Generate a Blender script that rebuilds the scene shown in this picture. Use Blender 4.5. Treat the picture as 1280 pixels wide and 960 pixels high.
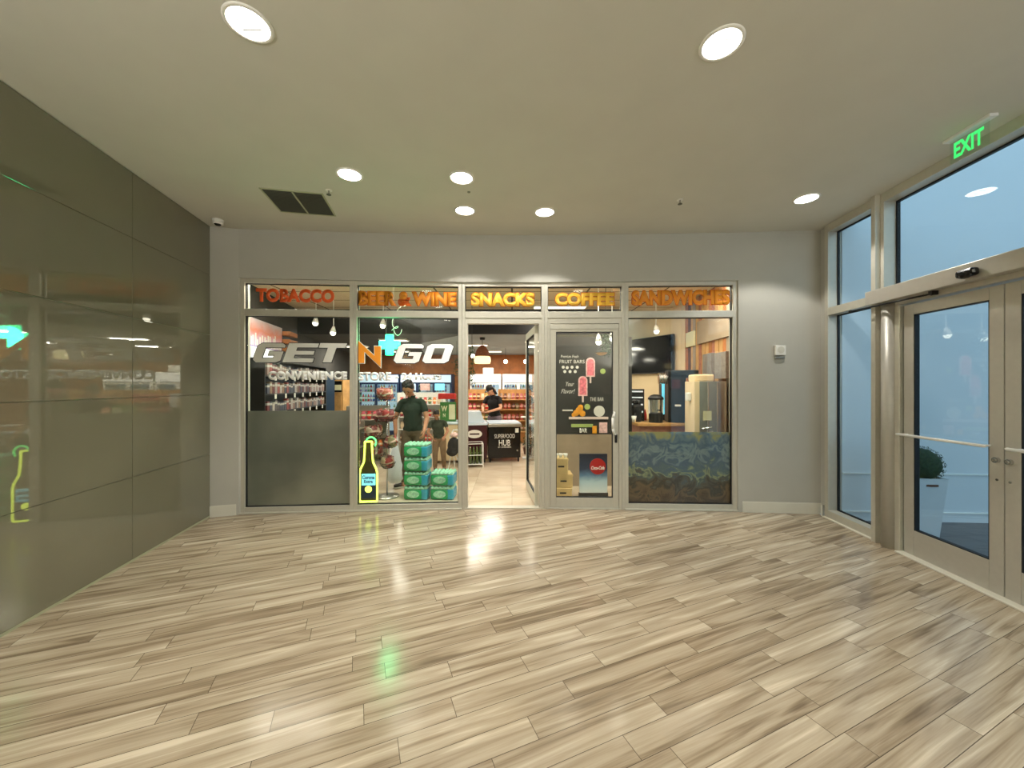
import bpy, bmesh, math, random
from mathutils import Vector, Matrix
random.seed(7)
for o in list(bpy.data.objects): bpy.data.objects.remove(o)
SC = bpy.context.scene
COL = SC.collection
PI = math.pi
R = math.radians
def lin(r, g, b):
    f = lambda v: (v/255/12.92) if v/255 <= 0.04045 else ((v/255+0.055)/1.055)**2.4
    return (f(r), f(g), f(b), 1)

# ------------------------------------------------------------ camera, world, exposure
F = 470.0; HC = 1.6; HZ = 482.0
cd = bpy.data.cameras.new('camera'); cam = bpy.data.objects.new('camera', cd); COL.objects.link(cam)
cam.location = (0, 0, HC); cam.rotation_euler = (PI/2, 0, 0)
cd.sensor_fit = 'HORIZONTAL'; cd.sensor_width = 36; cd.lens = F/1280*36; cd.shift_y = 2/1280
cd.clip_start = 0.05; cd.clip_end = 200
SC.camera = cam
w = bpy.data.worlds.new('sky'); SC.world = w; w.use_nodes = True
bg = w.node_tree.nodes['Background']
bg.inputs[0].default_value = (0.46, 0.68, 0.82, 1); bg.inputs[1].default_value = 2.0
SC.view_settings.view_transform = 'Standard'; SC.view_settings.look = 'None'
SC.view_settings.exposure = -0.14; SC.view_settings.gamma = 1; SC.view_settings.use_curve_mapping = False
SPOT_W = 64; SHOP_W = 50; FILL_UP_W = 200; SPOT_COL = (1.0, 0.965, 0.905)

def P(px, py, Y):                       # point of the place seen at a pixel, at depth Y
    return Vector(((px-640)/F*Y, Y, HC+(HZ-py)/F*Y))

# ------------------------------------------------------------ materials
M = {}
def mat(name, col, rough=0.5, metal=0.0, emit=None, es=0, var=0.0, vscale=8, alpha=None, coat=0, trans=0, bump=0, ior=1.45, spec=None):
    m = bpy.data.materials.new(name); m.use_nodes = True; nt = m.node_tree; b = nt.nodes['Principled BSDF']
    c = col if len(col) == 4 else (*col, 1)
    b.inputs['Base Color'].default_value = c; b.inputs['Roughness'].default_value = rough
    b.inputs['Metallic'].default_value = metal; b.inputs['IOR'].default_value = ior
    if spec is not None: b.inputs['Specular IOR Level'].default_value = spec
    if coat: b.inputs['Coat Weight'].default_value = coat; b.inputs['Coat Roughness'].default_value = 0.05
    if trans: b.inputs['Transmission Weight'].default_value = trans
    if emit: b.inputs['Emission Color'].default_value = (*emit[:3], 1); b.inputs['Emission Strength'].default_value = es
    if var or bump:
        tc = nt.nodes.new('ShaderNodeTexCoord'); n = nt.nodes.new('ShaderNodeTexNoise')
        n.inputs['Scale'].default_value = vscale; n.inputs['Detail'].default_value = 4
        nt.links.new(tc.outputs['Object'], n.inputs['Vector'])
        if var:
            r = nt.nodes.new('ShaderNodeValToRGB')
            r.color_ramp.elements[0].position = 0.3; r.color_ramp.elements[1].position = 0.7
            r.color_ramp.elements[0].color = tuple(max(0, v*(1-var)) for v in c[:3])+(1,)
            r.color_ramp.elements[1].color = tuple(min(1, v*(1+var)) for v in c[:3])+(1,)
            nt.links.new(n.outputs['Fac'], r.inputs['Fac']); nt.links.new(r.outputs['Color'], b.inputs['Base Color'])
        if bump:
            bp = nt.nodes.new('ShaderNodeBump'); bp.inputs['Strength'].default_value = bump; bp.inputs['Distance'].default_value = 0.01
            nt.links.new(n.outputs['Fac'], bp.inputs['Height']); nt.links.new(bp.outputs['Normal'], b.inputs['Normal'])
    M[name] = m
    return m
def rand_mat(name, cols, rough=0.4, band=None, emit=0):
    """colour drawn from a list per object (one random number per object), optional pale label band in z"""
    m = bpy.data.materials.new(name); m.use_nodes = True; nt = m.node_tree; b = nt.nodes['Principled BSDF']
    oi = nt.nodes.new('ShaderNodeObjectInfo'); r = nt.nodes.new('ShaderNodeValToRGB'); r.color_ramp.interpolation = 'CONSTANT'
    e = r.color_ramp.elements
    while len(e) > 1: e.remove(e[-1])
    e[0].position = 0; e[0].color = cols[0]
    for i, c in enumerate(cols[1:]):
        x = e.new((i+1)/len(cols)); x.color = c
    nt.links.new(oi.outputs['Random'], r.inputs['Fac']); out = r.outputs['Color']
    if band:
        tc = nt.nodes.new('ShaderNodeTexCoord'); s = nt.nodes.new('ShaderNodeSeparateXYZ'); nt.links.new(tc.outputs['Generated'], s.inputs[0])
        g = nt.nodes.new('ShaderNodeMath'); g.operation = 'COMPARE'; g.inputs[1].default_value = band[0]; g.inputs[2].default_value = band[1]
        nt.links.new(s.outputs['Z'], g.inputs[0])
        mx = nt.nodes.new('ShaderNodeMix'); mx.data_type = 'RGBA'
        nt.links.new(g.outputs[0], mx.inputs['Factor']); nt.links.new(out, mx.inputs[6]); mx.inputs[7].default_value = band[2]
        out = mx.outputs[2]
    nt.links.new(out, b.inputs['Base Color']); b.inputs['Roughness'].default_value = rough
    M[name] = m; return m
def thin_glass(name, tint=(0.92, 0.96, 0.95, 1), ior=1.5, gl=(1, 1, 1, 1)):
    m = bpy.data.materials.new(name); m.use_nodes = True; nt = m.node_tree; nt.nodes.remove(nt.nodes['Principled BSDF'])
    t = nt.nodes.new('ShaderNodeBsdfTransparent'); t.inputs[0].default_value = tint
    g = nt.nodes.new('ShaderNodeBsdfGlossy'); g.inputs['Roughness'].default_value = 0.0; g.inputs[0].default_value = gl
    # Schlick reflectance from |N.I|, the same from either side of the thin pane
    ge = nt.nodes.new('ShaderNodeNewGeometry'); dp = nt.nodes.new('ShaderNodeVectorMath'); dp.operation = 'DOT_PRODUCT'
    nt.links.new(ge.outputs['Normal'], dp.inputs[0]); nt.links.new(ge.outputs['Incoming'], dp.inputs[1])
    r0 = ((ior-1)/(ior+1))**2; om = math_node(nt, 'SUBTRACT', 1.0, math_node(nt, 'ABSOLUTE', dp.outputs['Value']))
    f = math_node(nt, 'ADD', math_node(nt, 'MULTIPLY', math_node(nt, 'POWER', om, 5.0), 1-r0), r0)
    x = nt.nodes.new('ShaderNodeMixShader'); nt.links.new(f, x.inputs[0]); nt.links.new(t.outputs[0], x.inputs[1]); nt.links.new(g.outputs[0], x.inputs[2])
    nt.links.new(x.outputs[0], nt.nodes['Material Output'].inputs[0]); M[name] = m; return m
def math_node(nt, op, a, b=None, c=None):
    n = nt.nodes.new('ShaderNodeMath'); n.operation = op
    for i, v in enumerate((a, b, c)):
        if v is None: continue
        if isinstance(v, (int, float)): n.inputs[i].default_value = v
        else: nt.links.new(v, n.inputs[i])
    return n.outputs[0]
def plank_mat(name, L, W, ang, cols, rough, seam, seamcol, grain=(1.1, 9.0), rowrand=True, spec=0.5):
    """staggered planks in x/y of the object; each plank has its own grain"""
    m = bpy.data.materials.new(name); m.use_nodes = True; nt = m.node_tree; b = nt.nodes['Principled BSDF']
    tc = nt.nodes.new('ShaderNodeTexCoord'); mp = nt.nodes.new('ShaderNodeMapping'); mp.vector_type = 'POINT'
    mp.inputs['Rotation'].default_value = (0, 0, -ang); nt.links.new(tc.outputs['Object'], mp.inputs['Vector'])
    s = nt.nodes.new('ShaderNodeSeparateXYZ'); nt.links.new(mp.outputs[0], s.inputs[0])
    v = math_node(nt, 'DIVIDE', s.outputs['Y'], W); row = math_node(nt, 'FLOOR', v); fv = math_node(nt, 'FRACT', v)
    wn = nt.nodes.new('ShaderNodeTexWhiteNoise'); wn.noise_dimensions = '1D'; nt.links.new(row, wn.inputs['W'])
    u0 = math_node(nt, 'DIVIDE', s.outputs['X'], L)
    u = math_node(nt, 'ADD', u0, wn.outputs['Value'] if rowrand else math_node(nt, 'MULTIPLY', row, 0.0))
    colm = math_node(nt, 'FLOOR', u); fu = math_node(nt, 'FRACT', u)
    cb = nt.nodes.new('ShaderNodeCombineXYZ'); nt.links.new(row, cb.inputs[0]); nt.links.new(colm, cb.inputs[1])
    w2 = nt.nodes.new('ShaderNodeTexWhiteNoise'); w2.noise_dimensions = '2D'; nt.links.new(cb.outputs[0], w2.inputs['Vector'])
    idv = w2.outputs['Value']
    def nz(sx, sy, dist, det, off):
        c2 = nt.nodes.new('ShaderNodeCombineXYZ')
        nt.links.new(math_node(nt, 'ADD', math_node(nt, 'MULTIPLY', s.outputs['X'], sx), math_node(nt, 'MULTIPLY', idv, 37.0+off)), c2.inputs[0])
        nt.links.new(math_node(nt, 'ADD', math_node(nt, 'MULTIPLY', s.outputs['Y'], sy), math_node(nt, 'MULTIPLY', idv, 91.0-off)), c2.inputs[1])
        n = nt.nodes.new('ShaderNodeTexNoise'); n.inputs['Scale'].default_value = 1; n.inputs['Detail'].default_value = det; n.inputs['Distortion'].default_value = dist
        nt.links.new(c2.outputs[0], n.inputs['Vector']); return n.outputs['Fac']
    g1 = nz(grain[0], grain[1], 0.9, 3, 0); g2 = nz(grain[0]*3, grain[1]*9, 0.3, 4, 5)
    a = math_node(nt, 'ADD', math_node(nt, 'MULTIPLY', g1, 0.80), math_node(nt, 'MULTIPLY', g2, 0.20))
    a = math_node(nt, 'ADD', a, math_node(nt, 'MULTIPLY', math_node(nt, 'SUBTRACT', idv, 0.5), 0.11))
    rp = nt.nodes.new('ShaderNodeValToRGB'); e = rp.color_ramp.elements
    e[0].position = cols[0][0]; e[0].color = cols[0][1]; e[1].position = cols[-1][0]; e[1].color = cols[-1][1]
    for p_, c_ in cols[1:-1]:
        x = e.new(p_); x.color = c_
    nt.links.new(a, rp.inputs['Fac'])
    su = seam/L/2; sv = seam/W/2
    du = math_node(nt, 'ABSOLUTE', math_node(nt, 'SUBTRACT', fu, 0.5)); dv = math_node(nt, 'ABSOLUTE', math_node(nt, 'SUBTRACT', fv, 0.5))
    mk = math_node(nt, 'MAXIMUM', math_node(nt, 'GREATER_THAN', du, 0.5-su), math_node(nt, 'GREATER_THAN', dv, 0.5-sv))
    mx = nt.nodes.new('ShaderNodeMix'); mx.data_type = 'RGBA'
    nt.links.new(mk, mx.inputs['Factor']); nt.links.new(rp.outputs['Color'], mx.inputs[6]); mx.inputs[7].default_value = seamcol
    nt.links.new(mx.outputs[2], b.inputs['Base Color']); b.inputs['Roughness'].default_value = rough; b.inputs['Specular IOR Level'].default_value = spec
    bp = nt.nodes.new('ShaderNodeBump'); bp.inputs['Strength'].default_value = 0.25; bp.inputs['Distance'].default_value = 0.002; bp.invert = True
    nt.links.new(mk, bp.inputs['Height']); nt.links.new(bp.outputs['Normal'], b.inputs['Normal'])
    M[name] = m; return m
def ramp_mat(name, stops, axis='Z', scale=1.0, noise=0.3, nscale=6, rough=0.4, distort=1.5, gen=True):
    """printed picture: colour ramp over one generated axis, broken up by noise"""
    m = bpy.data.materials.new(name); m.use_nodes = True; nt = m.node_tree; b = nt.nodes['Principled BSDF']
    tc = nt.nodes.new('ShaderNodeTexCoord'); s = nt.nodes.new('ShaderNodeSeparateXYZ'); nt.links.new(tc.outputs['Generated'], s.inputs[0])
    n = nt.nodes.new('ShaderNodeTexNoise'); n.inputs['Scale'].default_value = nscale; n.inputs['Detail'].default_value = 5; n.inputs['Distortion'].default_value = distort
    nt.links.new(tc.outputs['Object'], n.inputs['Vector'])
    v = math_node(nt, 'ADD', s.outputs[axis], math_node(nt, 'MULTIPLY', math_node(nt, 'SUBTRACT', n.outputs['Fac'], 0.5), noise))
    r = nt.nodes.new('ShaderNodeValToRGB'); e = r.color_ramp.elements
    e[0].position = stops[0][0]; e[0].color = stops[0][1]; e[1].position = stops[-1][0]; e[1].color = stops[-1][1]
    for p_, c_ in stops[1:-1]:
        x = e.new(p_); x.color = c_
    nt.links.new(v, r.inputs['Fac']); nt.links.new(r.outputs['Color'], b.inputs['Base Color']); b.inputs['Roughness'].default_value = rough
    M[name] = m; return m

mat('ceiling_paint', lin(205, 203, 191), 0.9, var=0.02, vscale=3)
mat('wall_paint', lin(184, 182, 172), 0.8, var=0.02, vscale=4)
mat('baseboard_paint', lin(215, 212, 198), 0.45, var=0.02)
mat('olive_glass', lin(118, 115, 95), 0.02, coat=0.0, ior=1.85, var=0.03, vscale=2)
mat('joint_dark', lin(44, 44, 34), 0.6)
mat('joint_light', lin(170, 172, 140), 0.5)
mat('aluminium', lin(200, 196, 182), 0.42, metal=0.35, var=0.03, vscale=20)
mat('door_aluminium', lin(188, 184, 174), 0.40, metal=0.3, var=0.03, vscale=20)
mat('gasket', lin(16, 18, 20), 0.6)
thin_glass('shop_glass', (0.93, 0.96, 0.94, 1), 1.38)
thin_glass('street_glass', (0.86, 0.91, 0.94, 1), 1.5)
thin_glass('clear_acrylic', (0.9, 0.97, 0.92, 1), 1.4)
mat('frosted_film', lin(166, 165, 156), 0.5, trans=0.6, var=0.22, vscale=2.2)
plank_mat('floor_wood_tile', 0.86, 0.127, R(22.5),
          [(0.31, lin(118, 102, 82)), (0.41, lin(147, 130, 107)), (0.50, lin(169, 153, 130)), (0.59, lin(182, 167, 144)), (0.70, lin(208, 194, 171))],
          0.17, 0.003, lin(84, 72, 56), grain=(1.0, 15.0), spec=.4)
plank_mat('shop_tile', 0.6, 0.6, 0, [(0.2, lin(178, 160, 138)), (0.5, lin(205, 188, 165)), (0.8, lin(224, 210, 190))], 0.12, 0.004, lin(150, 134, 116), grain=(1.2, 2.0), rowrand=False)
plank_mat('acoustic_tile', 1.2, 0.6, 0, [(0.1, lin(216, 192, 160)), (0.9, lin(228, 206, 176))], 0.9, 0.03, lin(96, 78, 60), grain=(20, 20), rowrand=False)
plank_mat('patio_tile', 0.6, 0.3, R(5), [(0.2, lin(70, 76, 82)), (0.8, lin(98, 104, 108))], 0.5, 0.006, lin(40, 44, 48))
mat('black_paint', lin(10, 10, 11), 0.7)
mat('charcoal', lin(62, 60, 58), 0.75, var=0.12, vscale=3)
mat('shop_grey_ceiling', lin(150, 160, 162), 0.8, var=0.06, vscale=2)
mat('cream_wall', lin(232, 208, 168), 0.7, var=0.03, vscale=3)
mat('shop_wood', lin(176, 108, 56), 0.5, var=0.25, vscale=5)
mat('pale_wood', lin(196, 150, 92), 0.5, var=0.18, vscale=7)
mat('dark_wood', lin(96, 56, 36), 0.55, var=0.2, vscale=6)
mat('white_plastic', lin(236, 234, 226), 0.35)
mat('white_metal', lin(232, 232, 228), 0.3)
mat('chrome', lin(205, 205, 205), 0.22, metal=1.0)
mat('steel', lin(170, 168, 160), 0.32, metal=0.8, var=0.05)
mat('black_gloss', lin(16, 16, 18), 0.15)
mat('black_plastic', lin(20, 20, 22), 0.4)
mat('outside_wall', lin(222, 226, 228), 0.8, var=0.015, vscale=1.5)
mat('planter_white', lin(210, 214, 216), 0.5)
mat('leaf', lin(44, 74, 30), 0.6, var=0.4, vscale=30, bump=0.4)
mat('hedge_leaf', lin(36, 62, 30), 0.7, var=0.4, vscale=60)
mat('lamp_glow', (1, 1, 1), 0.4, emit=(1.0, 0.94, 0.82), es=14)
mat('reflector', lin(240, 238, 230), 0.2, metal=0.6)
mat('shop_lamp', (1, 1, 1), 0.4, emit=(1.0, 0.88, 0.70), es=8)
mat('panel_glow', (1, 1, 1), 0.4, emit=(1.0, 0.90, 0.76), es=2.5)
mat('vent_grey', lin(128, 128, 112), 0.6)
mat('vent_dark', lin(84, 86, 74), 0.7)
mat('exit_green', lin(40, 200, 70), 0.4, emit=(0.05, 0.85, 0.18), es=1.2)
mat('neon_green', (0.1, 1, 0.5), 0.4, emit=(0.02, 1.0, 0.38), es=5)
mat('neon_cyan', (0.1, 1, 0.9), 0.4, emit=(0.05, 0.95, 0.80), es=3)
mat('neon_yellow', (0.9, 1, 0.2), 0.4, emit=(0.85, 1.0, 0.10), es=3.4)
mat('neon_lime', (0.3, 1, 0.2), 0.4, emit=(0.05, 0.95, 0.22), es=2.5)
mat('neon_label', (0.3, 0.8, 1), 0.4, emit=(0.25, 0.78, 0.95), es=1.0)
mat('navy', lin(18, 44, 84), 0.5)
mat('bottle_amber', lin(64, 56, 22), 0.3)
mat('vinyl_orange', lin(240, 152, 40), 0.45, emit=(0.95, 0.36, 0.02), es=0.0)
mat('vinyl_orange_lit', lin(255, 200, 70), 0.45)  # orange vinyl with the downlight's brightening put into the colour
mat('vinyl_orange_backlit', lin(226, 92, 34), 0.45)  # same orange vinyl, its redder look against the bright shop put into the colour
mat('vinyl_edge', lin(214, 96, 14), 0.45)
mat('vinyl_white', lin(252, 252, 248), 0.45)
mat('vinyl_silver', lin(232, 232, 224), 0.4)
mat('vinyl_black', lin(22, 22, 22), 0.45)
mat('sign_red', lin(206, 40, 34), 0.4)
mat('cola_red', lin(196, 26, 30), 0.4)
mat('chalk', lin(222, 220, 212), 0.7)
mat('chalkboard', lin(46, 46, 44), 0.6, var=0.15, vscale=5)
mat('ice_pink', lin(226, 120, 132), 0.4, var=0.35, vscale=30)
mat('ice_pale', lin(238, 190, 186), 0.4, var=0.3, vscale=25)
mat('stick', lin(228, 206, 196), 0.5)
mat('lime_round', lin(170, 190, 110), 0.5)
mat('orange_fruit', lin(238, 160, 40), 0.5, var=0.2, vscale=20)
mat('crate_wood', lin(226, 196, 138), 0.6, var=0.08, vscale=12)
mat('maroon', lin(58, 14, 22), 0.35)
mat('freezer_top', lin(206, 222, 236), 0.2)
mat('pale_blue_lit', (0.7, 0.85, 1), 0.4, emit=(0.42, 0.74, 1.0), es=0.55)
mat('cyan_lit', (0.3, 0.8, 1), 0.4, emit=(0.10, 0.62, 0.85), es=1.0)
mat('cooler_lit', lin(220, 232, 240), 0.5, emit=(0.62, 0.82, 1.0), es=0.55)
mat('white_lit', lin(240, 240, 236), 0.5, emit=(0.90, 0.93, 0.95), es=.6)
mat('skin_tan', lin(170, 118, 88), 0.55, var=0.06, vscale=20)
mat('skin_light', lin(206, 150, 118), 0.55, var=0.06, vscale=20)
mat('hair_black', lin(20, 18, 18), 0.5, bump=0.5, vscale=60)
mat('cloth_green', lin(26, 42, 32), 0.85, var=0.15, vscale=14)
mat('cloth_khaki', lin(92, 76, 58), 0.85, var=0.12, vscale=14)
mat('cloth_olive', lin(54, 62, 46), 0.85, var=0.15, vscale=14)
mat('cloth_tan', lin(128, 102, 74), 0.85, var=0.12, vscale=14)
mat('cloth_black', lin(20, 20, 22), 0.85)
mat('cloth_mauve', lin(104, 92, 102), 0.85, var=0.15, vscale=18)
mat('bag_white', lin(222, 226, 236), 0.45, bump=0.8, vscale=18)
mat('lips', lin(140, 78, 66), 0.5)
mat('pack_green', lin(22, 150, 88), 0.25, var=0.25, vscale=9)
mat('pack_teal', lin(40, 150, 180), 0.25, var=0.2, vscale=9)
mat('pack_film', lin(160, 214, 184), 0.2, var=0.3, vscale=30)
mat('bottle_water', lin(150, 210, 180), 0.15, var=0.2, vscale=20)
mat('copper_weave', lin(138, 82, 54), 0.6, var=0.3, vscale=40)
mat('warm_shade', lin(240, 220, 160), 0.6, emit=(1.0, 0.82, 0.42), es=1.6)
mat('tv_screen', lin(14, 17, 25), 0.08, var=0.3, vscale=3)
mat('stone_grey', lin(130, 122, 114), 0.8, var=0.2, vscale=25)
mat('brown_grey', lin(158, 140, 118), 0.6, var=0.12, vscale=4)
mat('brick_red', lin(164, 108, 88), 0.8, var=0.2, vscale=15)
mat('sign_green', lin(60, 120, 52), 0.5)
mat('cream_print', lin(224, 220, 180), 0.5)
mat('blue_panel', lin(24, 46, 70), 0.3)
mat('mural_pink', lin(226, 150, 132), 0.6)
rand_mat('carton_mix', [lin(*c) for c in ((160, 152, 150), (150, 70, 68), (84, 78, 84), (140, 112, 92), (176, 170, 168), (104, 48, 54), (70, 74, 90), (150, 124, 118))], 0.4, (0.75, 0.10, lin(190, 186, 180)))
rand_mat('snack_mix', [lin(*c) for c in ((206, 40, 40), (228, 120, 50), (150, 30, 50), (214, 90, 110), (196, 170, 90), (120, 60, 40), (80, 110, 60), (226, 200, 170))], 0.3, (0.5, 0.12, lin(236, 214, 180)))
rand_mat('pink_snack_mix', [lin(*c) for c in ((168, 56, 58), (190, 110, 112), (130, 50, 48), (176, 84, 70), (128, 118, 84), (150, 74, 84), (104, 66, 52), (186, 160, 140))], 0.3, (0.5, 0.08, lin(216, 180, 166)))
rand_mat('drink_mix', [lin(*c) for c in ((70, 110, 190), (120, 170, 220), (200, 215, 235), (60, 60, 120), (190, 60, 60), (90, 150, 120), (210, 180, 110), (150, 130, 190))], 0.2, (0.45, 0.14, lin(226, 232, 240)))
ramp_mat('mural_print', [(0.0, lin(84, 64, 52)), (0.14, lin(122, 94, 70)), (0.22, lin(70, 60, 52)), (0.31, lin(100, 90, 78)), (0.36, lin(84, 92, 96)), (0.42, lin(166, 168, 130)), (0.47, lin(104, 118, 122)), (0.60, lin(88, 104, 128)), (0.70, lin(142, 154, 156)), (0.80, lin(84, 102, 126)), (0.90, lin(120, 134, 142)), (1.0, lin(170, 160, 104))], noise=0.75, nscale=5, distort=1.7)
ramp_mat('poster_snow', [(0.0, lin(226, 236, 242)), (0.28, lin(190, 220, 236)), (0.45, lin(100, 140, 180)), (0.6, lin(34, 52, 86)), (1.0, lin(24, 34, 56))], noise=0.15, nscale=6)
ramp_mat('skyline_print', [(0.0, lin(150, 140, 200)), (0.35, lin(216, 170, 190)), (0.6, lin(222, 130, 104)), (1.0, lin(200, 190, 196))], noise=0.4, nscale=5)

# ------------------------------------------------------------ mesh helpers
class MB:
    def __init__(s): s.bm = bmesh.new()
    def _xf(s, geo, m):
        bmesh.ops.transform(s.bm, matrix=m, verts=[v for v in geo if isinstance(v, bmesh.types.BMVert)])
    def box(s, c, d, rz=0, rx=0, ry=0, bev=0):
        g = bmesh.ops.create_cube(s.bm, size=1)['verts']
        s._xf(g, Matrix.Translation(c) @ Matrix.Rotation(rz, 4, 'Z') @ Matrix.Rotation(ry, 4, 'Y') @ Matrix.Rotation(rx, 4, 'X') @ Matrix.Diagonal((*d, 1)))
        if bev:
            es = list({e for v in g for e in v.link_edges})
            bmesh.ops.bevel(s.bm, geom=es, offset=bev, segments=2, affect='EDGES', profile=0.5)
        return s
    def bb(s, x0, x1, y0, y1, z0, z1, bev=0):
        return s.box(((x0+x1)/2, (y0+y1)/2, (z0+z1)/2), (abs(x1-x0), abs(y1-y0), abs(z1-z0)), bev=bev)
    def cone(s, p0, r0, p1, r1, n=20, caps=True):
        p0 = Vector(p0); p1 = Vector(p1); d = p1-p0
        g = bmesh.ops.create_cone(s.bm, cap_ends=caps, segments=n, radius1=max(r0, 1e-5), radius2=max(r1, 1e-5), depth=d.length)['verts']
        s._xf(g, Matrix.Translation((p0+p1)/2) @ d.to_track_quat('Z', 'Y').to_matrix().to_4x4()); return s
    def cyl(s, p0, p1, r, n=20): return s.cone(p0, r, p1, r, n)
    def sph(s, c, r, sc=(1, 1, 1), sub=2, rot=None):
        g = bmesh.ops.create_icosphere(s.bm, subdivisions=sub, radius=r)['verts']
        m = Matrix.Translation(c)
        if rot: m = m @ rot
        s._xf(g, m @ Matrix.Diagonal((*sc, 1))); return s
    def tube(s, pts, r, n=10, closed=False):
        pts = [Vector(p) for p in pts]; k = len(pts)
        for i in range(k if closed else k-1): s.cyl(pts[i], pts[(i+1) % k], r, n)
        for p in pts: s.sph(p, r, sub=1)
        return s
    def capsule(s, p0, r0, p1, r1, n=12):
        s.sph(p0, r0); s.sph(p1, r1)
        if (Vector(p1)-Vector(p0)).length > 1e-4: s.cone(p0, r0, p1, r1, n)
        return s
    def lathe(s, prof, c=(0, 0, 0), n=24):
        rings = []
        for r, z in prof:
            rings.append([s.bm.verts.new((c[0]+r*math.cos(2*PI*i/n), c[1]+r*math.sin(2*PI*i/n), c[2]+z)) for i in range(n)])
        for a, b in zip(rings, rings[1:]):
            for i in range(n): s.bm.faces.new((a[i], a[(i+1) % n], b[(i+1) % n], b[i]))
        s.bm.faces.new(rings[0][::-1]); s.bm.faces.new(rings[-1]); return s
    def prism(s, poly, z0, z1):          # x/y polygon, upright
        a = [s.bm.verts.new((x, y, z0)) for x, y in poly]; b = [s.bm.verts.new((x, y, z1)) for x, y in poly]; n = len(poly)
        s.bm.faces.new(a[::-1]); s.bm.faces.new(b)
        for i in range(n): s.bm.faces.new((a[i], a[(i+1) % n], b[(i+1) % n], b[i]))
        return s
    def plate(s, poly, y0, y1):          # x/z polygon with depth in y
        a = [s.bm.verts.new((x, y0, z)) for x, z in poly]; b = [s.bm.verts.new((x, y1, z)) for x, z in poly]; n = len(poly)
        s.bm.faces.new(a); s.bm.faces.new(b[::-1])
        for i in range(n): s.bm.faces.new((a[(i+1) % n], a[i], b[i], b[(i+1) % n]))
        return s
    def add_mesh(s, me, m=None):
        v0 = len(s.bm.verts); s.bm.from_mesh(me); s.bm.verts.ensure_lookup_table()
        if m: bmesh.ops.transform(s.bm, matrix=m, verts=s.bm.verts[v0:])
        return s
    def build(s, name, m, parent=None, smooth=False, norm=True):
        if norm: bmesh.ops.recalc_face_normals(s.bm, faces=s.bm.faces)
        me = bpy.data.meshes.new(name); s.bm.to_mesh(me); s.bm.free()
        if smooth:
            for p in me.polygons: p.use_smooth = True
        me.materials.append(M[m] if isinstance(m, str) else m)
        o = bpy.data.objects.new(name, me); COL.objects.link(o)
        if parent: o.parent = parent
        return o
def tag(o, label=None, cat=None, group=None, kind=None):
    if label: o['label'] = label
    if cat: o['category'] = cat
    if group: o['group'] = group
    if kind: o['kind'] = kind
    return o
def thing(name, label, cat, loc=(0, 0, 0), rz=0, group=None, kind=None):
    o = bpy.data.objects.new(name, None); COL.objects.link(o); o.empty_display_size = 0.1
    o.location = loc; o.rotation_euler = (0, 0, rz); return tag(o, label, cat, group, kind)
def clone(o, loc=None, rz=None, label=None, group=None, parent=None, scale=None):
    c = o.copy(); COL.objects.link(c)
    if parent: c.parent = parent
    if loc is not None: c.location = loc
    if rz is not None: c.rotation_euler = (0, 0, rz)
    if scale: c.scale = scale
    if label: c['label'] = label
    if group: c['group'] = group
    for ch in list(o.children): clone(ch, parent=c)
    return c
_tc = {}
def text_mesh(body, width, height, bold=0.03, shear=0.0, depth=0.002, sp=1.0):
    """letters in x/z, centred on 0, front at -y"""
    cu = bpy.data.curves.new('t', 'FONT'); cu.body = body; cu.size = 1; cu.offset = bold; cu.shear = shear; cu.space_character = sp
    cu.resolution_u = 4; cu.fill_mode = 'FRONT'
    ob = bpy.data.objects.new('t', cu); COL.objects.link(ob)
    dg = bpy.context.evaluated_depsgraph_get(); me = bpy.data.meshes.new_from_object(ob.evaluated_get(dg))
    bpy.data.objects.remove(ob); bpy.data.curves.remove(cu)
    bm = bmesh.new(); bm.from_mesh(me); bpy.data.meshes.remove(me)
    r = bmesh.ops.extrude_face_region(bm, geom=bm.faces[:])
    vs = [v for v in r['geom'] if isinstance(v, bmesh.types.BMVert)]
    for v in vs: v.co.z += 1
    xs = [v.co.x for v in bm.verts]; ys = [v.co.y for v in bm.verts]
    x0, x1, y0, y1 = min(xs), max(xs), min(ys), max(ys)
    for v in bm.verts:
        x = (v.co.x-(x0+x1)/2)/(x1-x0)*width; z = (v.co.y-(y0+y1)/2)/(y1-y0)*height; y = -v.co.z*depth
        v.co = (x, y, z)
    bmesh.ops.recalc_face_normals(bm, faces=bm.faces)
    m2 = bpy.data.meshes.new('t'); bm.to_mesh(m2); bm.free(); return m2
def text_obj(name, body, width, height, m, parent, loc, rz=0, bold=0.03, shear=0, depth=0.002, sp=1.0):
    me = text_mesh(body, width, height, bold, shear, depth, sp); me.materials.append(M[m]); me.name = name
    o = bpy.data.objects.new(name, me); COL.objects.link(o); o.parent = parent; o.location = loc; o.rotation_euler = (0, 0, rz); return o
def bake_remesh(mb, voxel, smooth_it=4):
    me = bpy.data.meshes.new('tmp'); mb.bm.to_mesh(me); mb.bm.free()
    ob = bpy.data.objects.new('tmp', me); COL.objects.link(ob)
    md = ob.modifiers.new('r', 'REMESH'); md.mode = 'VOXEL'; md.voxel_size = voxel; md.use_smooth_shade = True
    if smooth_it: sm = ob.modifiers.new('s', 'SMOOTH'); sm.factor = 0.5; sm.iterations = smooth_it
    dg = bpy.context.evaluated_depsgraph_get(); out = bpy.data.meshes.new_from_object(ob.evaluated_get(dg))
    bpy.data.objects.remove(ob); bpy.data.meshes.remove(me)
    for p in out.polygons: p.use_smooth = True
    return out
def mesh_obj(name, me, m, parent):
    me.materials.clear(); me.materials.append(M[m]); me.name = name
    o = bpy.data.objects.new(name, me); COL.objects.link(o); o.parent = parent; return o

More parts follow.
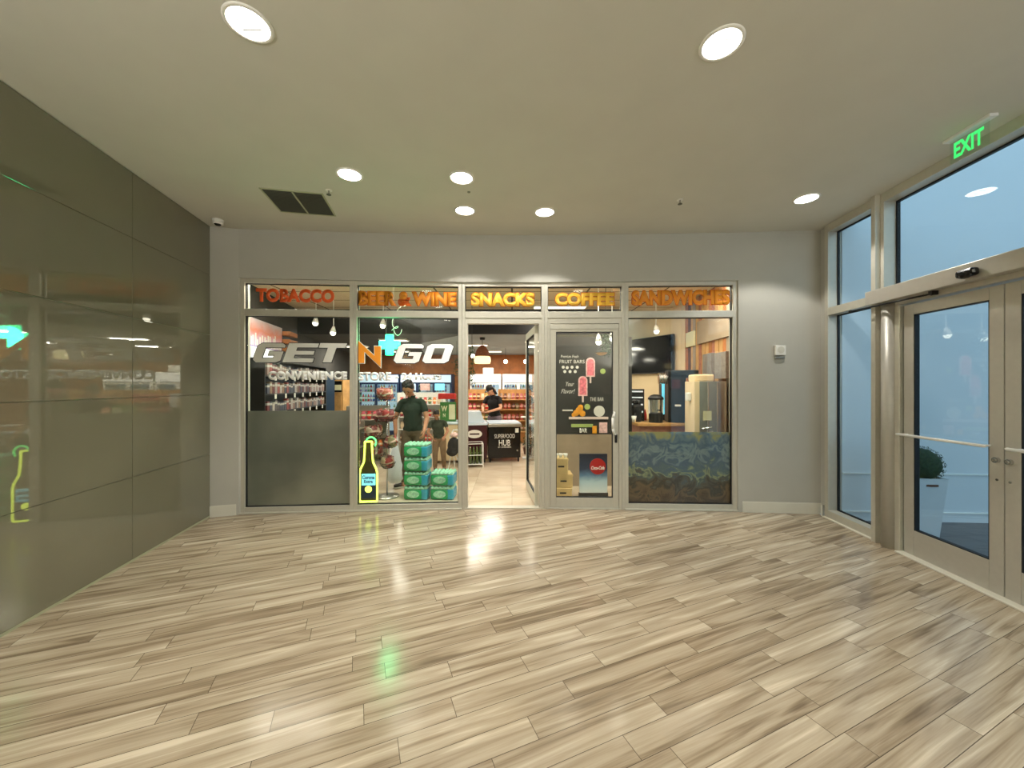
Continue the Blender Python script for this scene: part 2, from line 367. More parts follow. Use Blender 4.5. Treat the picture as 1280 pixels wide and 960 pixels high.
# ------------------------------------------------------------ plan of the place
ST_ = 3.10
CH = 3.54                                       # lobby ceiling
def xy(px, Y): return Vector(((px-640)/F*Y, Y))
PTS = dict(W=xy(262, 4.57), A=xy(298.5, 4.655), B=xy(440.5, 4.76), C=xy(577, 4.84), D=xy(681, 4.85), E=xy(782, 4.82), F=xy(923, 4.765), G=xy(1026, 4.69))
def lx(Y): return -2.776-0.1957*Y               # left wall plane
def rx(Y): return 3.417+0.085*Y                 # street side plane
LA = math.atan2(1, -0.1957)                     # directions of the two side walls
RA = math.atan2(1, 0.085)
YB = -3.2

# floor, ceiling
o = MB().prism([(lx(YB)-.3, YB-.2), (rx(YB)+.02, YB-.2), (rx(4.6)+.02, 4.66), (PTS['G'].x, PTS['G'].y+.1), (PTS['F'].x, PTS['F'].y+.1), (PTS['D'].x, 4.95), (PTS['C'].x, 4.94), (PTS['B'].x, 4.86), (PTS['A'].x, 4.75), (lx(4.7)-.2, 4.7)], -0.1, 0).build('floor', 'floor_wood_tile')
tag(o, 'wood-look plank tile floor of the lobby', 'floor', kind='structure')
o = MB().prism([(lx(YB)-.3, YB-.2), (rx(YB)+.25, YB-.2), (rx(4.8)+.25, 5.0), (lx(4.8)-.3, 5.0)], CH, CH+.12).build('ceiling', 'ceiling_paint')
tag(o, 'flat cream lobby ceiling', 'ceiling', kind='structure')

# left wall of large back-painted glass panels
def along(p, ang, s, off=0): return Vector((p[0]+math.cos(ang)*s-math.sin(ang)*off, p[1]+math.sin(ang)*s+math.cos(ang)*off))
wl = thing('wall_left', 'glossy olive glass panel wall on the left of the lobby', 'wall', (lx(4.57), 4.57, 0), LA-PI, kind='structure')
# local x runs from the corner towards the camera, +y... panels lie at y = 0 (front)
LEN = (4.57-YB)*1.019
side = 1 if True else -1
bk = MB().bb(-0.05, LEN, -0.20, -0.014, 0, CH)
bk.build('wall_backing', 'joint_light', wl)
pn = MB(); us = [0.0, 1.179, 2.36, 3.54, 4.72, 5.90, 7.08, LEN]; zs = [0.02, 0.77, 1.49, 2.215, 2.94, CH-0.004]
for a, b in zip(us, us[1:]):
    for c, d in zip(zs, zs[1:]):
        pn.bb(a+.002, b-.002, -0.014, 0, c+.0022, d-.0022, bev=0.0012)
pn.build('glass_panels', 'olive_glass', wl)
MB().bb(0, LEN, -0.013, -0.004, 0, 0.02).build('base_channel', 'joint_light', wl)

# back wall around the shopfront
def wall_seg(name, p, q, z0, z1, t=0.16, m='wall_paint', lab='grey painted wall'):
    d = (q-p).normalized(); n = Vector((-d.y, d.x))
    o = MB().prism([tuple(p), tuple(q), tuple(q+n*t), tuple(p+n*t)], z0, z1).build(name, m)
    return tag(o, lab, 'wall', kind='structure')
SHOP_TOP = 2.935
p = PTS
o = MB()
chain = [p['W'], p['A'], p['B'], p['C'], p['D'], p['E'], p['F'], p['G'], Vector((rx(4.66)+.1, 4.66))]
def strip(mb, pts, z0, z1, t):
    fr = [tuple(q) for q in pts]; bk_ = [(q[0], q[1]+t) for q in pts][::-1]
    mb.prism(fr+bk_, z0, z1)
strip(o, chain, SHOP_TOP, CH, 0.2); strip(o, [Vector((lx(4.6)-.15, 4.56)), p['W'], p['A']], 0, SHOP_TOP, 0.2); strip(o, chain[6:], 0, SHOP_TOP, 0.2)
o = o.build('wall_back', 'wall_paint'); tag(o, 'grey painted wall around the shopfront', 'wall', kind='structure')
o = MB(); gx = p['G'].x
o.prism([(gx, 4.62), (rx(4.60)+.08, 4.60), (rx(4.7)+.08, 4.74), (gx, 4.72)], 0, CH).build('trim_1', 'wall_paint')
tag(bpy.data.objects['trim_1'], 'narrow painted pier in the corner beside the street glazing', 'trim', kind='structure')
def base_strip(name, a, b, lab):
    d = (b-a).normalized(); n = Vector((d.y, -d.x)); mb = MB()
    mb.prism([tuple(a), tuple(b), tuple(b+n*.014), tuple(a+n*.014)], 0, 0.125); mb.prism([tuple(a), tuple(b), tuple(b+n*.009), tuple(a+n*.009)], 0.125, 0.135)
    tag(mb.build(name, 'baseboard_paint'), lab, 'baseboard', kind='structure')
base_strip('baseboard_left', p['W']+Vector((.005, 0)), p['A']-Vector((.03, 0)), 'short white baseboard left of the shopfront')
base_strip('baseboard_right', p['F']+Vector((.05, 0)), p['G'], 'white baseboard right of the shopfront')
base_strip('trim_2', Vector((gx, 4.62)), Vector((rx(4.6)-.01, 4.605)), 'short white baseboard on the corner pier')
o = MB().bb(lx(YB)-.2, rx(YB)+.3, YB-.2, YB, 0, CH).build('wall_rear', 'wall_paint'); tag(o, 'painted wall behind the viewpoint', 'wall', kind='structure')

# ------------------------------------------------------------ shopfront bays (x along, y into the shop, z up)
class Bay:
    def __init__(s, a, b, name, lab, cat, kind='structure'):
        s.a = a; s.b = b; s.u = (b-a).normalized(); s.ang = math.atan2(s.u.y, s.u.x); s.len = (b-a).length
        s.o = thing(name, lab, cat, (a.x, a.y, 0), s.ang, kind=kind)
    def X(s, px, off=0.0):                      # distance along the bay where a pixel column meets it (off = set back)
        n = Vector((-s.u.y, s.u.x)); a = s.a+n*off; k = (px-640)/F
        t = (k*a.y-a.x)/(s.u.x-k*s.u.y); return t
    def Z(s, px, py, off=0.0):
        n = Vector((-s.u.y, s.u.x)); y = s.a.y+n.y*off+s.u.y*s.X(px, off); return HC+(HZ-py)/F*y
    def world(s, x, y, z):
        n = Vector((-s.u.y, s.u.x)); q = s.a+s.u*x+n*y; return Vector((q.x, q.y, z))
TB0, TB1 = 2.475, 2.56                          # transom bar
def frame_bay(bay, l, r, door=False):
    L = bay.len; mb = MB(); fy0, fy1 = 0.03, 0.13
    mb.bb(l[0], l[1], fy0, fy1, 0, SHOP_TOP, .003); mb.bb(r[0], r[1], fy0, fy1, 0, SHOP_TOP, .003)
    mb.bb(l[1], r[0], fy0, fy1, 2.885, SHOP_TOP, .003); mb.bb(l[1], r[0], fy0, fy1, TB0, TB1, .003)
    if not door: mb.bb(l[1], r[0], fy0, fy1, 0, 0.075, .003); mb.bb(l[0], r[1], 0.0, .035, 0, .018, .003)
    mb.build('window_frame', 'aluminium', bay.o)
    g = MB(); y0, y1 = .062, .098; e = .007
    rects = [(l[1], r[0], TB1, 2.885)]+([] if door else [(l[1], r[0], .075, TB0)])
    for a, b, c, d in rects:
        g.bb(a, a+e, y0, y1, c, d); g.bb(b-e, b, y0, y1, c, d); g.bb(a+e, b-e, y0, y1, c, c+e); g.bb(a+e, b-e, y0, y1, d-e, d)
    g.build('gasket', 'gasket', bay.o)
    MB().bb(l[1]+e, r[0]-e, .078, .084, TB1+e, 2.885-e).build('transom_pane', 'shop_glass', bay.o)
    if not door: MB().bb(l[1]+e, r[0]-e, .078, .084, .075+e, TB0-e).build('glass_pane', 'shop_glass', bay.o)
    return l[1], r[0]
b1 = Bay(p['A'], p['B'], 'window_1', 'shopfront window at far left with a frosted lower half', 'window')
b2 = Bay(p['B'], p['C'], 'window_2', 'shopfront window left of the open doorway', 'window')
b3 = Bay(p['C'], p['D'], 'door_1', 'glazed shop doorway with its leaf standing open inward', 'door')
b4 = Bay(p['D'], p['E'], 'door_2', 'closed glazed shop door leaf', 'door')
b5 = Bay(p['E'], p['F'], 'window_3', 'shopfront window at far right above the printed mural', 'window')
f1 = frame_bay(b1, (0.0, .045), (b1.len-.045, b1.len))
f2 = frame_bay(b2, (0.0, .045), (b2.len-.045, b2.len))
f3 = frame_bay(b3, (0.0, .04), (b3.len-.04, b3.len), True)
f4 = frame_bay(b4, (0.0, .04), (b4.len-.04, b4.len), True)
f5 = frame_bay(b5, (0.0, .045), (b5.len-.05, b5.len))
# wall return strips beside the end frames
# door frames
for bay, f in ((b3, f3), (b4, f4)):
    L0, L1 = f; mb = MB(); mb.bb(L0, L0+.032, .04, .12, 0, TB0, .002); mb.bb(L1-.032, L1, .04, .12, 0, TB0, .002); mb.bb(L0+.032, L1-.032, .04, .12, 2.405, TB0, .002)
    mb.build('door_frame', 'aluminium', bay.o); MB().bb(L0, L1, .03, .14, 0, .012, .003).build('threshold', 'aluminium', bay.o)
def leaf(parent, x, y, rz, Wd, H, hinge_left, mname='aluminium', glass='shop_glass', st=.075, top=.10, bot=.13, th=.044):
    lf = bpy.data.objects.new('door_leaf', None); COL.objects.link(lf); lf.parent = parent; lf.location = (x, y, 0.014); lf.rotation_euler = (0, 0, rz)
    mb = MB(); mb.bb(0, st, 0, th, 0, H, .003); mb.bb(Wd-st, Wd, 0, th, 0, H, .003); mb.bb(st, Wd-st, 0, th, 0, bot, .003); mb.bb(st, Wd-st, 0, th, H-top, H, .003)
    mb.build('leaf_frame', mname, lf)
    g = MB(); e = .008
    g.bb(st, st+e, .004, th-.004, bot, H-top); g.bb(Wd-st-e, Wd-st, .004, th-.004, bot, H-top); g.bb(st+e, Wd-st-e, .004, th-.004, bot, bot+e); g.bb(st+e, Wd-st-e, .004, th-.004, H-top-e, H-top)
    g.build('gasket', 'gasket', lf)
    MB().bb(st+e, Wd-st-e, th/2-.003, th/2+.003, bot+e, H-top-e).build('glass_pane', glass, lf)
    return lf
# closed right leaf, hinged right, pull handle and lock near its right stile as photographed
L0, L1 = f4; wd = L1-L0-.068
lf = leaf(b4.o, L0+.034, .05, 0, wd, 2.385, True)
hx = wd-.045
MB().tube([(hx-.02, -.004, 1.245), (hx-.02, -.05, 1.235), (hx-.03, -.055, 1.22)], .012).tube([(hx-.03, -.055, 1.22), (hx-.045, -.055, 1.17), (hx-.045, -.055, 1.03), (hx-.03, -.055, .975)], .016).tube([(hx-.03, -.055, .975), (hx-.01, -.05, .96), (hx, -.004, .955)], .012).build('pull_handle', 'white_plastic', lf, True)
MB().box((hx+.008, -.008, .90), (.034, .016, .11), bev=.008).cyl((hx+.008, -.03, .93), (hx+.008, -.01, .93), .012).build('lock', 'black_plastic', lf)
MB().bb(.0, wd, -.006, 0, 2.32, 2.385, .002).build('closer_cover', 'aluminium', lf)
# open left leaf, hinged at the right jamb, swung into the shop
L0, L1 = f3
lf = leaf(b3.o, L1-.035, .12, R(95), L1-L0-.068, 2.385, True)
MB().box((.5, -.02, 1.05), (.03, .03, .3), bev=.008).build('pull_handle', 'white_plastic', lf)
MB().tube([(-.0, -.02, 2.33), (.22, -.10, 2.36), (.02, -.28, 2.36)], .008).build('closer_arm', 'aluminium', lf)

# lettering on the shopfront glass
def letters(bay, body, x0, x1, y0, y1, m, lab, name='window_lettering', bold=.035, shear=0, off=.07, edge=None, sp=1.0, group=None):
    xm = (x0+x1)/2; a = bay.X(x0, off); b = bay.X(x1, off); z0 = bay.Z(xm, y1, off); z1 = bay.Z(xm, y0, off)
    w_ = bay.world((a+b)/2, off, (z0+z1)/2)
    t = thing(name, lab, 'sign lettering', w_, bay.ang, group)
    text_obj('letter_face', body, b-a, z1-z0, m, t, (0, 0, 0), 0, bold, shear, .002, sp)
    if edge: text_obj('letter_outline', body, b-a+.016, z1-z0+.016, edge, t, (0, .0035, 0), 0, bold+.03, shear, .002, sp)
    return t
letters(b1, 'TOBACCO', 320, 418, 361, 378, 'vinyl_orange_backlit', 'orange TOBACCO letters on the leftmost transom pane', bold=.055)
letters(b2, 'BEER & WINE', 448, 570, 365, 382, 'vinyl_orange', 'orange BEER & WINE letters on a transom pane', bold=.055, edge='vinyl_edge')
letters(b3, 'SNACKS', 589, 668, 366, 383, 'vinyl_orange_lit', 'orange SNACKS letters, coloured yellow as if downlit, on the transom above the open doorway', bold=.06, edge='vinyl_edge')
letters(b4, 'COFFEE', 694, 768, 366, 382, 'vinyl_orange_lit', 'orange COFFEE letters, coloured yellow as if downlit, on the transom above the closed door', bold=.06, edge='vinyl_edge')
letters(b5, 'SANDWICHES', 790, 912, 363, 381, 'vinyl_orange', 'orange SANDWICHES letters on the rightmost transom pane', bold=.055, edge='vinyl_edge')
letters(b1, 'CONVENIENCE', 335, 434, 464, 475, 'vinyl_white', 'white CONVENIENCE letters on the leftmost window', bold=.075, sp=1.06)
letters(b2, 'STORE', 448, 489, 465, 476, 'vinyl_white', 'white STORE letters on the window left of the doorway', bold=.055)
letters(b2, '- 24 Hours', 494, 552, 466, 475, 'vinyl_white', 'white 24 Hours letters on the window left of the doorway', bold=.05)
# the large slanted name: every glyph drawn as a slanted block letter in a 0..1 box
GL = {
 'G': ([(0.14, 0), (0.86, 0), (1.0, .10), (1.0, .58), (.50, .58), (.50, .38), (.72, .38), (.72, .22), (.30, .22), (.30, .78), (1.0, .78), (1.0, .90), (.88, 1), (.14, 1), (0, .86), (0, .14)], None),
 'E': ([(0, 0), (1, 0), (1, .22), (.32, .22), (.32, .40), (.94, .40), (.94, .60), (.32, .60), (.32, .78), (1, .78), (1, 1), (0, 1)], None),
 'T': ([(.34, 0), (.66, 0), (.66, .76), (1, .76), (1, 1), (0, 1), (0, .76), (.34, .76)], None),
 'N': ([(0, .08), (.28, .08), (.28, .60), (1, -.12), (1, .86), (.72, .86), (.72, .42), (0, 1.12)], None)}
def glyph_poly(ch, x0, x1, z0, z1, sh):
    return [(x0+(x1-x0)*gx_+sh*(gz-.0)*(z1-z0), z0+(z1-z0)*gz) for gx_, gz in GL[ch][0]]
def tri_plate(mb, poly, y0, y1):
    bm = mb.bm; a = [bm.verts.new((x, y0, z)) for x, z in poly]; b = [bm.verts.new((x, y1, z)) for x, z in poly]
    e = [bm.edges.new((a[i], a[(i+1) % len(a)])) for i in range(len(a))]; bmesh.ops.triangle_fill(bm, edges=e, use_beauty=True)
    e = [bm.edges.new((b[i], b[(i+1) % len(b)])) for i in range(len(b))]; bmesh.ops.triangle_fill(bm, edges=e, use_beauty=True)
    for i in range(len(a)): bm.faces.new((a[(i+1) % len(a)], a[i], b[i], b[(i+1) % len(a)]))
def grow(poly, d):
    cx = sum(q[0] for q in poly)/len(poly); cz = sum(q[1] for q in poly)/len(poly)
    # signed offset along averaged edge normals
    n = len(poly); ar = sum(poly[i][0]*poly[(i+1) % n][1]-poly[(i+1) % n][0]*poly[i][1] for i in range(n)); s = 1 if ar > 0 else -1
    out = []
    for i in range(n):
        a = Vector(poly[i-1]); b = Vector(poly[i]); c = Vector(poly[(i+1) % n]); u = (b-a).normalized(); v = (c-b).normalized()
        n1 = Vector((u.y, -u.x))*s; n2 = Vector((v.y, -v.x))*s; m_ = n1+n2
        if m_.length < 1e-3: m_ = n1
        m_ = m_.normalized(); out.append(tuple(b+m_*d/max(.5, m_.dot(n1))))
    return out
def word(bay, chars, lab, m, edge, sh=.34):
    t = thing('window_lettering', lab, 'sign lettering', bay.world(0, 0, 0), bay.ang); f = MB(); g = MB(); off = .07
    for ch, x0, x1, y0, y1 in chars:
        z0 = bay.Z((x0+x1)/2, y1, off); z1 = bay.Z((x0+x1)/2, y0, off); a = bay.X(x0, off); b = bay.X(x1, off)-sh*(z1-z0)
        if ch == 'O':
            for mb, d, y in ((f, 0, off), (g, .008, off+.0035)):
                h = z1-z0; k = lambda x, z: (a+(b-a)*x+sh*z*h, z0+h*z)
                outer = [(.14, 0), (.86, 0), (1, .12), (1, .88), (.86, 1), (.14, 1), (0, .88), (0, .12)]; inner = [(.30, .22), (.70, .22), (.70, .78), (.30, .78)]
                o1 = grow([k(*q) for q in outer], d) if d else [k(*q) for q in outer]; i1 = [k(*q) for q in inner]
                i8 = [i1[0], i1[1], i1[1], i1[2], i1[2], i1[3], i1[3], i1[0]]
                i8 = [i1[0], i1[1], i1[1], i1[2], i1[2], i1[3], i1[3], i1[0]]
                for y_ in (y-.002, y):
                    vo = [mb.bm.verts.new((q[0], y_, q[1])) for q in o1]; vi = [mb.bm.verts.new((q[0], y_, q[1])) for q in i1]; idx = [0, 1, 1, 2, 2, 3, 3, 0]
                    for i in range(8):
                        j = (i+1) % 8; A_, B_ = vi[idx[i]], vi[idx[j]]
                        mb.bm.faces.new([vo[i], vo[j], B_] if A_ is B_ else [vo[i], vo[j], B_, A_])
            continue
        pl = glyph_poly(ch, a, b, z0, z1, sh); tri_plate(f, pl, off-.002, off); tri_plate(g, grow(pl, .008), off+.0015, off+.0035)
    f.build('letter_face', m, t); g.build('letter_outline', edge, t); return t
word(b1, [('G', 315, 358, 429, 453), ('E', 353, 399, 429, 453), ('T', 392, 434, 429, 453)], 'large slanted silver word GET on the leftmost window', 'vinyl_silver', 'vinyl_black')
word(b2, [('N', 447.5, 476, 429, 456)], 'large orange letter N on the window beside the green cross', 'vinyl_orange', 'vinyl_white', sh=0.0)
word(b2, [('G', 491, 531, 430, 454), ('O', 527, 568, 430, 454)], 'large slanted white word GO on the window left of the doorway', 'vinyl_white', 'vinyl_black')
# frosted film, printed mural
a, b = f1
t = MB().bb(a+.008, b-.008, .086, .0885, .084, b1.Z(370, 514)).build('frosted_film', 'frosted_film'); t.parent = None
t.location = (b1.a.x, b1.a.y, 0); t.rotation_euler = (0, 0, b1.ang); tag(t, 'grey frosted film covering the lower half of the leftmost window', 'window film')
a, b = f5
t = MB().bb(a+.008, b-.008, .086, .0885, .084, b5.Z(850, 541)).build('window_mural', 'mural_print')
t.location = (b5.a.x, b5.a.y, 0); t.rotation_euler = (0, 0, b5.ang); tag(t, 'blue and brown printed picture film on the lower half of the rightmost window', 'window mural')

# neon bottle sign
off = .16; zb = b2.Z(457, 627, off); xc = b2.X(460.5, off); sc_ = (b2.Z(457, 552, off)-zb)
hw = (b2.X(470.5, off)-b2.X(448.5, off))/2
t = thing('neon_bottle_sign', 'glowing yellow neon beer bottle sign standing in the window corner', 'neon sign', b2.world(xc, off, 0), b2.ang)
prof = [(.92, 0), (1, .03), (1, .47), (.9, .54), (.52, .66), (.44, .80), (.40, .95), (.40, 1)]
pts = [(-hw*x, 0, zb+sc_*z) for x, z in prof]+[(hw*x, 0, zb+sc_*z) for x, z in prof[::-1]]
MB().tube(pts, .0115, closed=True).build('neon_tube', 'neon_yellow', t, True)
MB().plate([(-hw*x*.93, zb+sc_*(z*.985+.01)) for x, z in prof]+[(hw*x*.93, zb+sc_*(z*.985+.01)) for x, z in prof[::-1]], .014, .02).build('bottle_panel', 'bottle_amber', t)
MB().bb(-hw*.78, hw*.78, .0, .012, zb+sc_*.27, zb+sc_*.46, .002).build('label_panel', 'neon_label', t)
MB().bb(-hw*.85, hw*.85, .002, .012, zb+sc_*.05, zb+sc_*.265, .002).build('lower_label', 'navy', t)
MB().lathe([(.001, 0), (.043, .0), (.043, .006), (.001, .008)]).build('lime_disc', 'neon_yellow', t).matrix_local = Matrix.Translation((0, .001, zb+sc_*.205)) @ Matrix.Rotation(PI/2, 4, 'X')
text_obj('label_text', 'Corona', hw*1.4, .05, 'navy', t, (0, -.002, zb+sc_*.405), bold=.03)
text_obj('label_text', 'Extra', hw*1.0, .04, 'navy', t, (0, -.002, zb+sc_*.335), bold=.03)
pts = [(.035+.065*math.cos(q), -.005, zb+sc_*.985+.07*math.sin(q)) for q in [R(v) for v in range(165, -45, -20)]]
MB().tube(pts, .010).build('lime_neon_tube', 'neon_lime', t, True)
MB().bb(-.012, .012, .02, .035, 0.0, zb+sc_*.9).bb(-.12, .12, -.03, .08, 0, .02, .004).build('stand', 'black_plastic', t)

# green cross sign, with its cord
off = .35; c = b2.world(b2.X(487, off), off, b2.Z(484, 431, off)); t = thing('cross_sign', 'glowing green pharmacy-style cross hanging in the window', 'neon sign', c, b2.ang)
s_ = .122; q_ = .043
cr = [(-q_, -s_), (q_, -s_), (q_, -q_), (s_, -q_), (s_, q_), (q_, q_), (q_, s_), (-q_, s_), (-q_, q_), (-s_, q_), (-s_, -q_), (-q_, -q_)]
tp = MB(); tri_plate(tp, cr, 0, .03); tp.build('cross_face', 'neon_cyan', t)
MB().tube([(x*1.1, -.002, z*1.1) for x, z in cr], .009, closed=True).build('cross_border', 'neon_green', t, True)
cu = []
for i in range(40):
    a_ = i/39; cu.append((.03+.13*a_+.06*math.sin(a_*9), .0, .14+.42*a_+.07*math.sin(a_*9+1)))
MB().tube(cu, .0035, 6).tube([(.11+.055*math.cos(a_), 0, .24+.11*math.sin(a_)) for a_ in [R(v) for v in range(200, 345, 12)]], .0035, 6).build('cord', 'white_plastic', t, True)
MB().cyl((-.05, .015, .13), (-.05, .015, ST_-c.z), .002, 6).cyl((.05, .015, .13), (.05, .015, ST_-c.z), .002, 6).build('hanging_wires', 'steel', t)
gl = bpy.data.lights.new('cross_glow', 'POINT'); gl.color = (.05, 1, .35); gl.energy = 14; gl.shadow_soft_size = .12
go = bpy.data.objects.new('cross_glow', gl); COL.objects.link(go); go.parent = t; go.location = (0, -.1, 0)

# ------------------------------------------------------------ street side glazing (local x = towards camera along wall, y = outward)
# local frame: origin at the corner (Y=4.60); +x towards the camera, +y outward
o0 = Vector((rx(4.60), 4.60)); sa = math.atan2(-1, -0.085)
def sx(Y): return (4.60-Y)*math.sqrt(1+.085**2)
def street(name, lab, cat, kind='structure'): return thing(name, lab, cat, (o0.x, o0.y, 0), sa, kind=kind)
def pxY(px): return 3.417/((px-640)/F-.085)
s0, s1, s2, s3, s4, s5 = sx(4.58), sx(pxY(1095)), sx(pxY(1124)), sx(pxY(1250)), sx(pxY(1250))+ (sx(pxY(1250))-sx(pxY(1124))), 0
s5 = s4+.16; s6 = s5+1.1; SEND = sx(YB)
w4 = street('window_4', 'tall street-side sidelight with transom next to the corner', 'window')
def glazed(parent, x0, x1, zz, fw=.055, gy=.115, m='aluminium', head=.09):
    mb = MB(); z0, z1 = zz[0], zz[-1]
    mb.bb(x0, x0+fw, 0, .15, z0, z1, .003); mb.bb(x1-fw, x1, 0, .15, z0, z1, .003)
    g = MB(); gl_ = []
    mb.bb(x0+fw, x1-fw, 0, .15, z0, z0+.10, .003); mb.bb(x0+fw, x1-fw, 0, .15, z1-head, z1, .003)
    for z in zz[1:-1]: mb.bb(x0+fw, x1-fw, 0, .15, z-.045, z+.045, .003)
    lo = [z0+.10]+[z+.045 for z in zz[1:-1]]; hi = [z-.045 for z in zz[1:-1]]+[z1-head]
    for a, b in zip(lo, hi):
        e = .012; g.bb(x0+fw, x0+fw+e, gy-.012, gy+.012, a, b); g.bb(x1-fw-e, x1-fw, gy-.012, gy+.012, a, b); g.bb(x0+fw+e, x1-fw-e, gy-.012, gy+.012, a, a+e); g.bb(x0+fw+e, x1-fw-e, gy-.012, gy+.012, b-e, b)
        MB().bb(x0+fw+e, x1-fw-e, gy-.003, gy+.003, a+e, b-e).build('glass_pane', 'street_glass', parent)
    mb.build('window_frame', m, parent); g.build('gasket', 'gasket', parent)
glazed(w4, s0, s1, [0, 2.49, CH])
sU = sx(3.80)
w5 = street('window_5', 'wide street-side transom window above the double doors', 'window')
mb = MB(); mb.bb(sU, s4, 0, .15, CH-.09, CH, .003); mb.bb(s4-.03, s4, 0, .15, 2.56, CH-.09); mb.bb(sU, sU+.02, 0, .15, 2.56, CH-.09)
mb.build('window_frame', 'aluminium', w5)
MB().bb(sU+.02, sU+.035, .112, .142, 2.56, CH-.09).bb(sU+.035, s4-.03, .112, .142, CH-.105, CH-.09).build('gasket', 'gasket', w5)
MB().bb(sU+.035, s4-.03, .124, .130, 2.56, CH-.105).build('glass_pane', 'street_glass', w5)
t = street('trim_3', 'broad aluminium post between the sidelight and the double doors', 'post')
sU = sx(3.80); MB().bb(s1, s2, 0.0, .15, 0, 2.50, .004).bb(s1, sU, 0.0, .15, 2.5, CH, .004).build('post', 'aluminium', t)
mb = MB(); mb.cyl(((s1+s2)/2+.02, .0, 0), ((s1+s2)/2+.02, .0, 2.42), .058, 24); mb.build('round_cover', 'door_aluminium', t, True)
MB().bb(s1, s1+.05, -.05, 0, 0, CH, .004).build('front_fin', 'aluminium', t)
hd = street('trim_4', 'wide door operator header above the street doors', 'header')
MB().bb(s1-.01, s5, -.10, .10, 2.42, 2.56, .006).build('operator_case', 'door_aluminium', hd)
MB().bb(s2, s5, -.02, .10, 2.375, 2.42, .002).build('door_head', 'door_aluminium', hd)
xs_ = sx(2.91)
t = MB(); t.box((xs_, -.13, 2.475), (.13, .06, .065), bev=.02); t.sph((xs_, -.145, 2.462), .04, (1.3, .6, .8))
t = t.build('door_sensor', 'black_gloss', smooth=False); t.location = (o0.x, o0.y, 0); t.rotation_euler = (0, 0, sa); tag(t, 'black motion sensor on the door header', 'sensor')
# operator arm
t = thing('door_operator_arm', 'thin dark operator rod below the door header', 'door arm', (o0.x, o0.y, 0), sa)
y0 = -.05
MB().tube([(sx(4.02), -.13, 2.395), (sx(3.25), -.06, 2.395)], .008).build('rod', 'black_plastic', t, True)
for jx, jy in ((sx(4.02), -.13), (sx(3.25), -.06)): MB().sph((jx, jy, 2.395), .016).build('joint', 'black_plastic', t, True)
MB().bb(sx(3.25)-.015, sx(3.25)+.015, -.075, -.02, 2.385, 2.42).build('bracket', 'black_plastic', t)
for i, (a, b, hl) in enumerate(((s2+.012, s3-.003, 1), (s3+.003, s4-.01, 0))):
    t = street('door_%d' % (i+3), ['closed street door leaf beside the broad post', 'second street door leaf cut by the picture edge'][i], 'door')
    wd = b-a; lf = leaf(t, a, .03, 0, wd, 2.35, True, 'door_aluminium', 'street_glass', st=.095, top=.10, bot=.235, th=.05)
    bx0 = (.01 if hl else .075); bx1 = wd-(.06 if hl else .01)
    MB().tube([(bx0, -.07, 1.122), (bx1, -.07, 1.122)], .0125).build('push_bar', 'white_metal', lf, True)
    MB().cyl((bx0+.03, -.07, 1.122), (bx0+.03, 0, 1.122), .008).cyl((bx1-.03, -.07, 1.122), (bx1-.03, 0, 1.122), .008).build('bar_bracket', 'white_metal', lf)
    lxk = wd-.04 if hl else .035
    MB().cyl((lxk, -.022, 1.02), (lxk, 0, 1.02), .021).build('lock_cylinder', 'chrome', lf, False)
    MB().cyl((lxk, -.03, 1.02), (lxk, -.02, 1.02), .010).build('key_core', 'steel', lf, False)
    MB().cyl((lxk, -.006, .87), (lxk, 0, .87), .009).build('lower_lock', 'chrome', lf, False)
t = street('threshold', 'pale metal threshold under the street doors', 'threshold'); MB().bb(s2, s5, -.045, .15, 0, .014, .004).build('sill_plate', 'baseboard_paint', t)
MB().bb(s0, s1, -.03, .0, 0, .016, .004).build('sill_cap', 'baseboard_paint', t); t['kind'] = 'structure'; t.name = 'trim_5'
t = street('trim_6', 'aluminium post past the second street door', 'post'); MB().bb(s4, s5, 0, .15, 0, CH, .004).build('post', 'aluminium', t)
w6 = street('window_6', 'street-side glazing beyond the doors', 'window'); glazed(w6, s5, s5+1.6, [0, 2.49, CH])
t = street('wall_right', 'painted wall on the street side behind the viewpoint', 'wall'); MB().bb(s5+1.6, SEND, 0, .15, 0, CH).build('wall_panel', 'wall_paint', t)

# outside
o = MB().prism([(rx(4.7)+.1, 4.75), (rx(-3)+.1, -3), (10.5, -3), (10.5, 5.2)], -.12, -.012).build('ground', 'patio_tile'); tag(o, 'dark grey paving outside the street doors', 'paving', kind='structure')
pts = []
for i in range(13):
    a_ = i/12; pts.append((3.95+6.2*a_, 4.50-.35*a_-1.1*max(0, a_-.5)**1.5))
pts2 = [(10.15, 1.5), (10.15, -3)]
mb = MB(); fr = pts+pts2; mb.prism(fr+[(10.4, -3), (10.4, 4.9), (3.95, 4.9)], -.012, 6.5)
o = mb.build('wall_outside', 'outside_wall'); tag(o, 'tall white wall outside the street glazing', 'wall', kind='structure')
mb = MB()  # solid strips stand in for lines reflected by a glass door
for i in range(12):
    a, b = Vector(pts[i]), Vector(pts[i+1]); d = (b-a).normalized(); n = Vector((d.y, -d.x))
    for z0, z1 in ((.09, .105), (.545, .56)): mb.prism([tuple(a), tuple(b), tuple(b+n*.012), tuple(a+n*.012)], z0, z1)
tag(mb.build('trim_7', 'white_plastic'), 'pair of thin white strips on the outside wall standing in for glass-door reflections', 'trim', kind='structure')
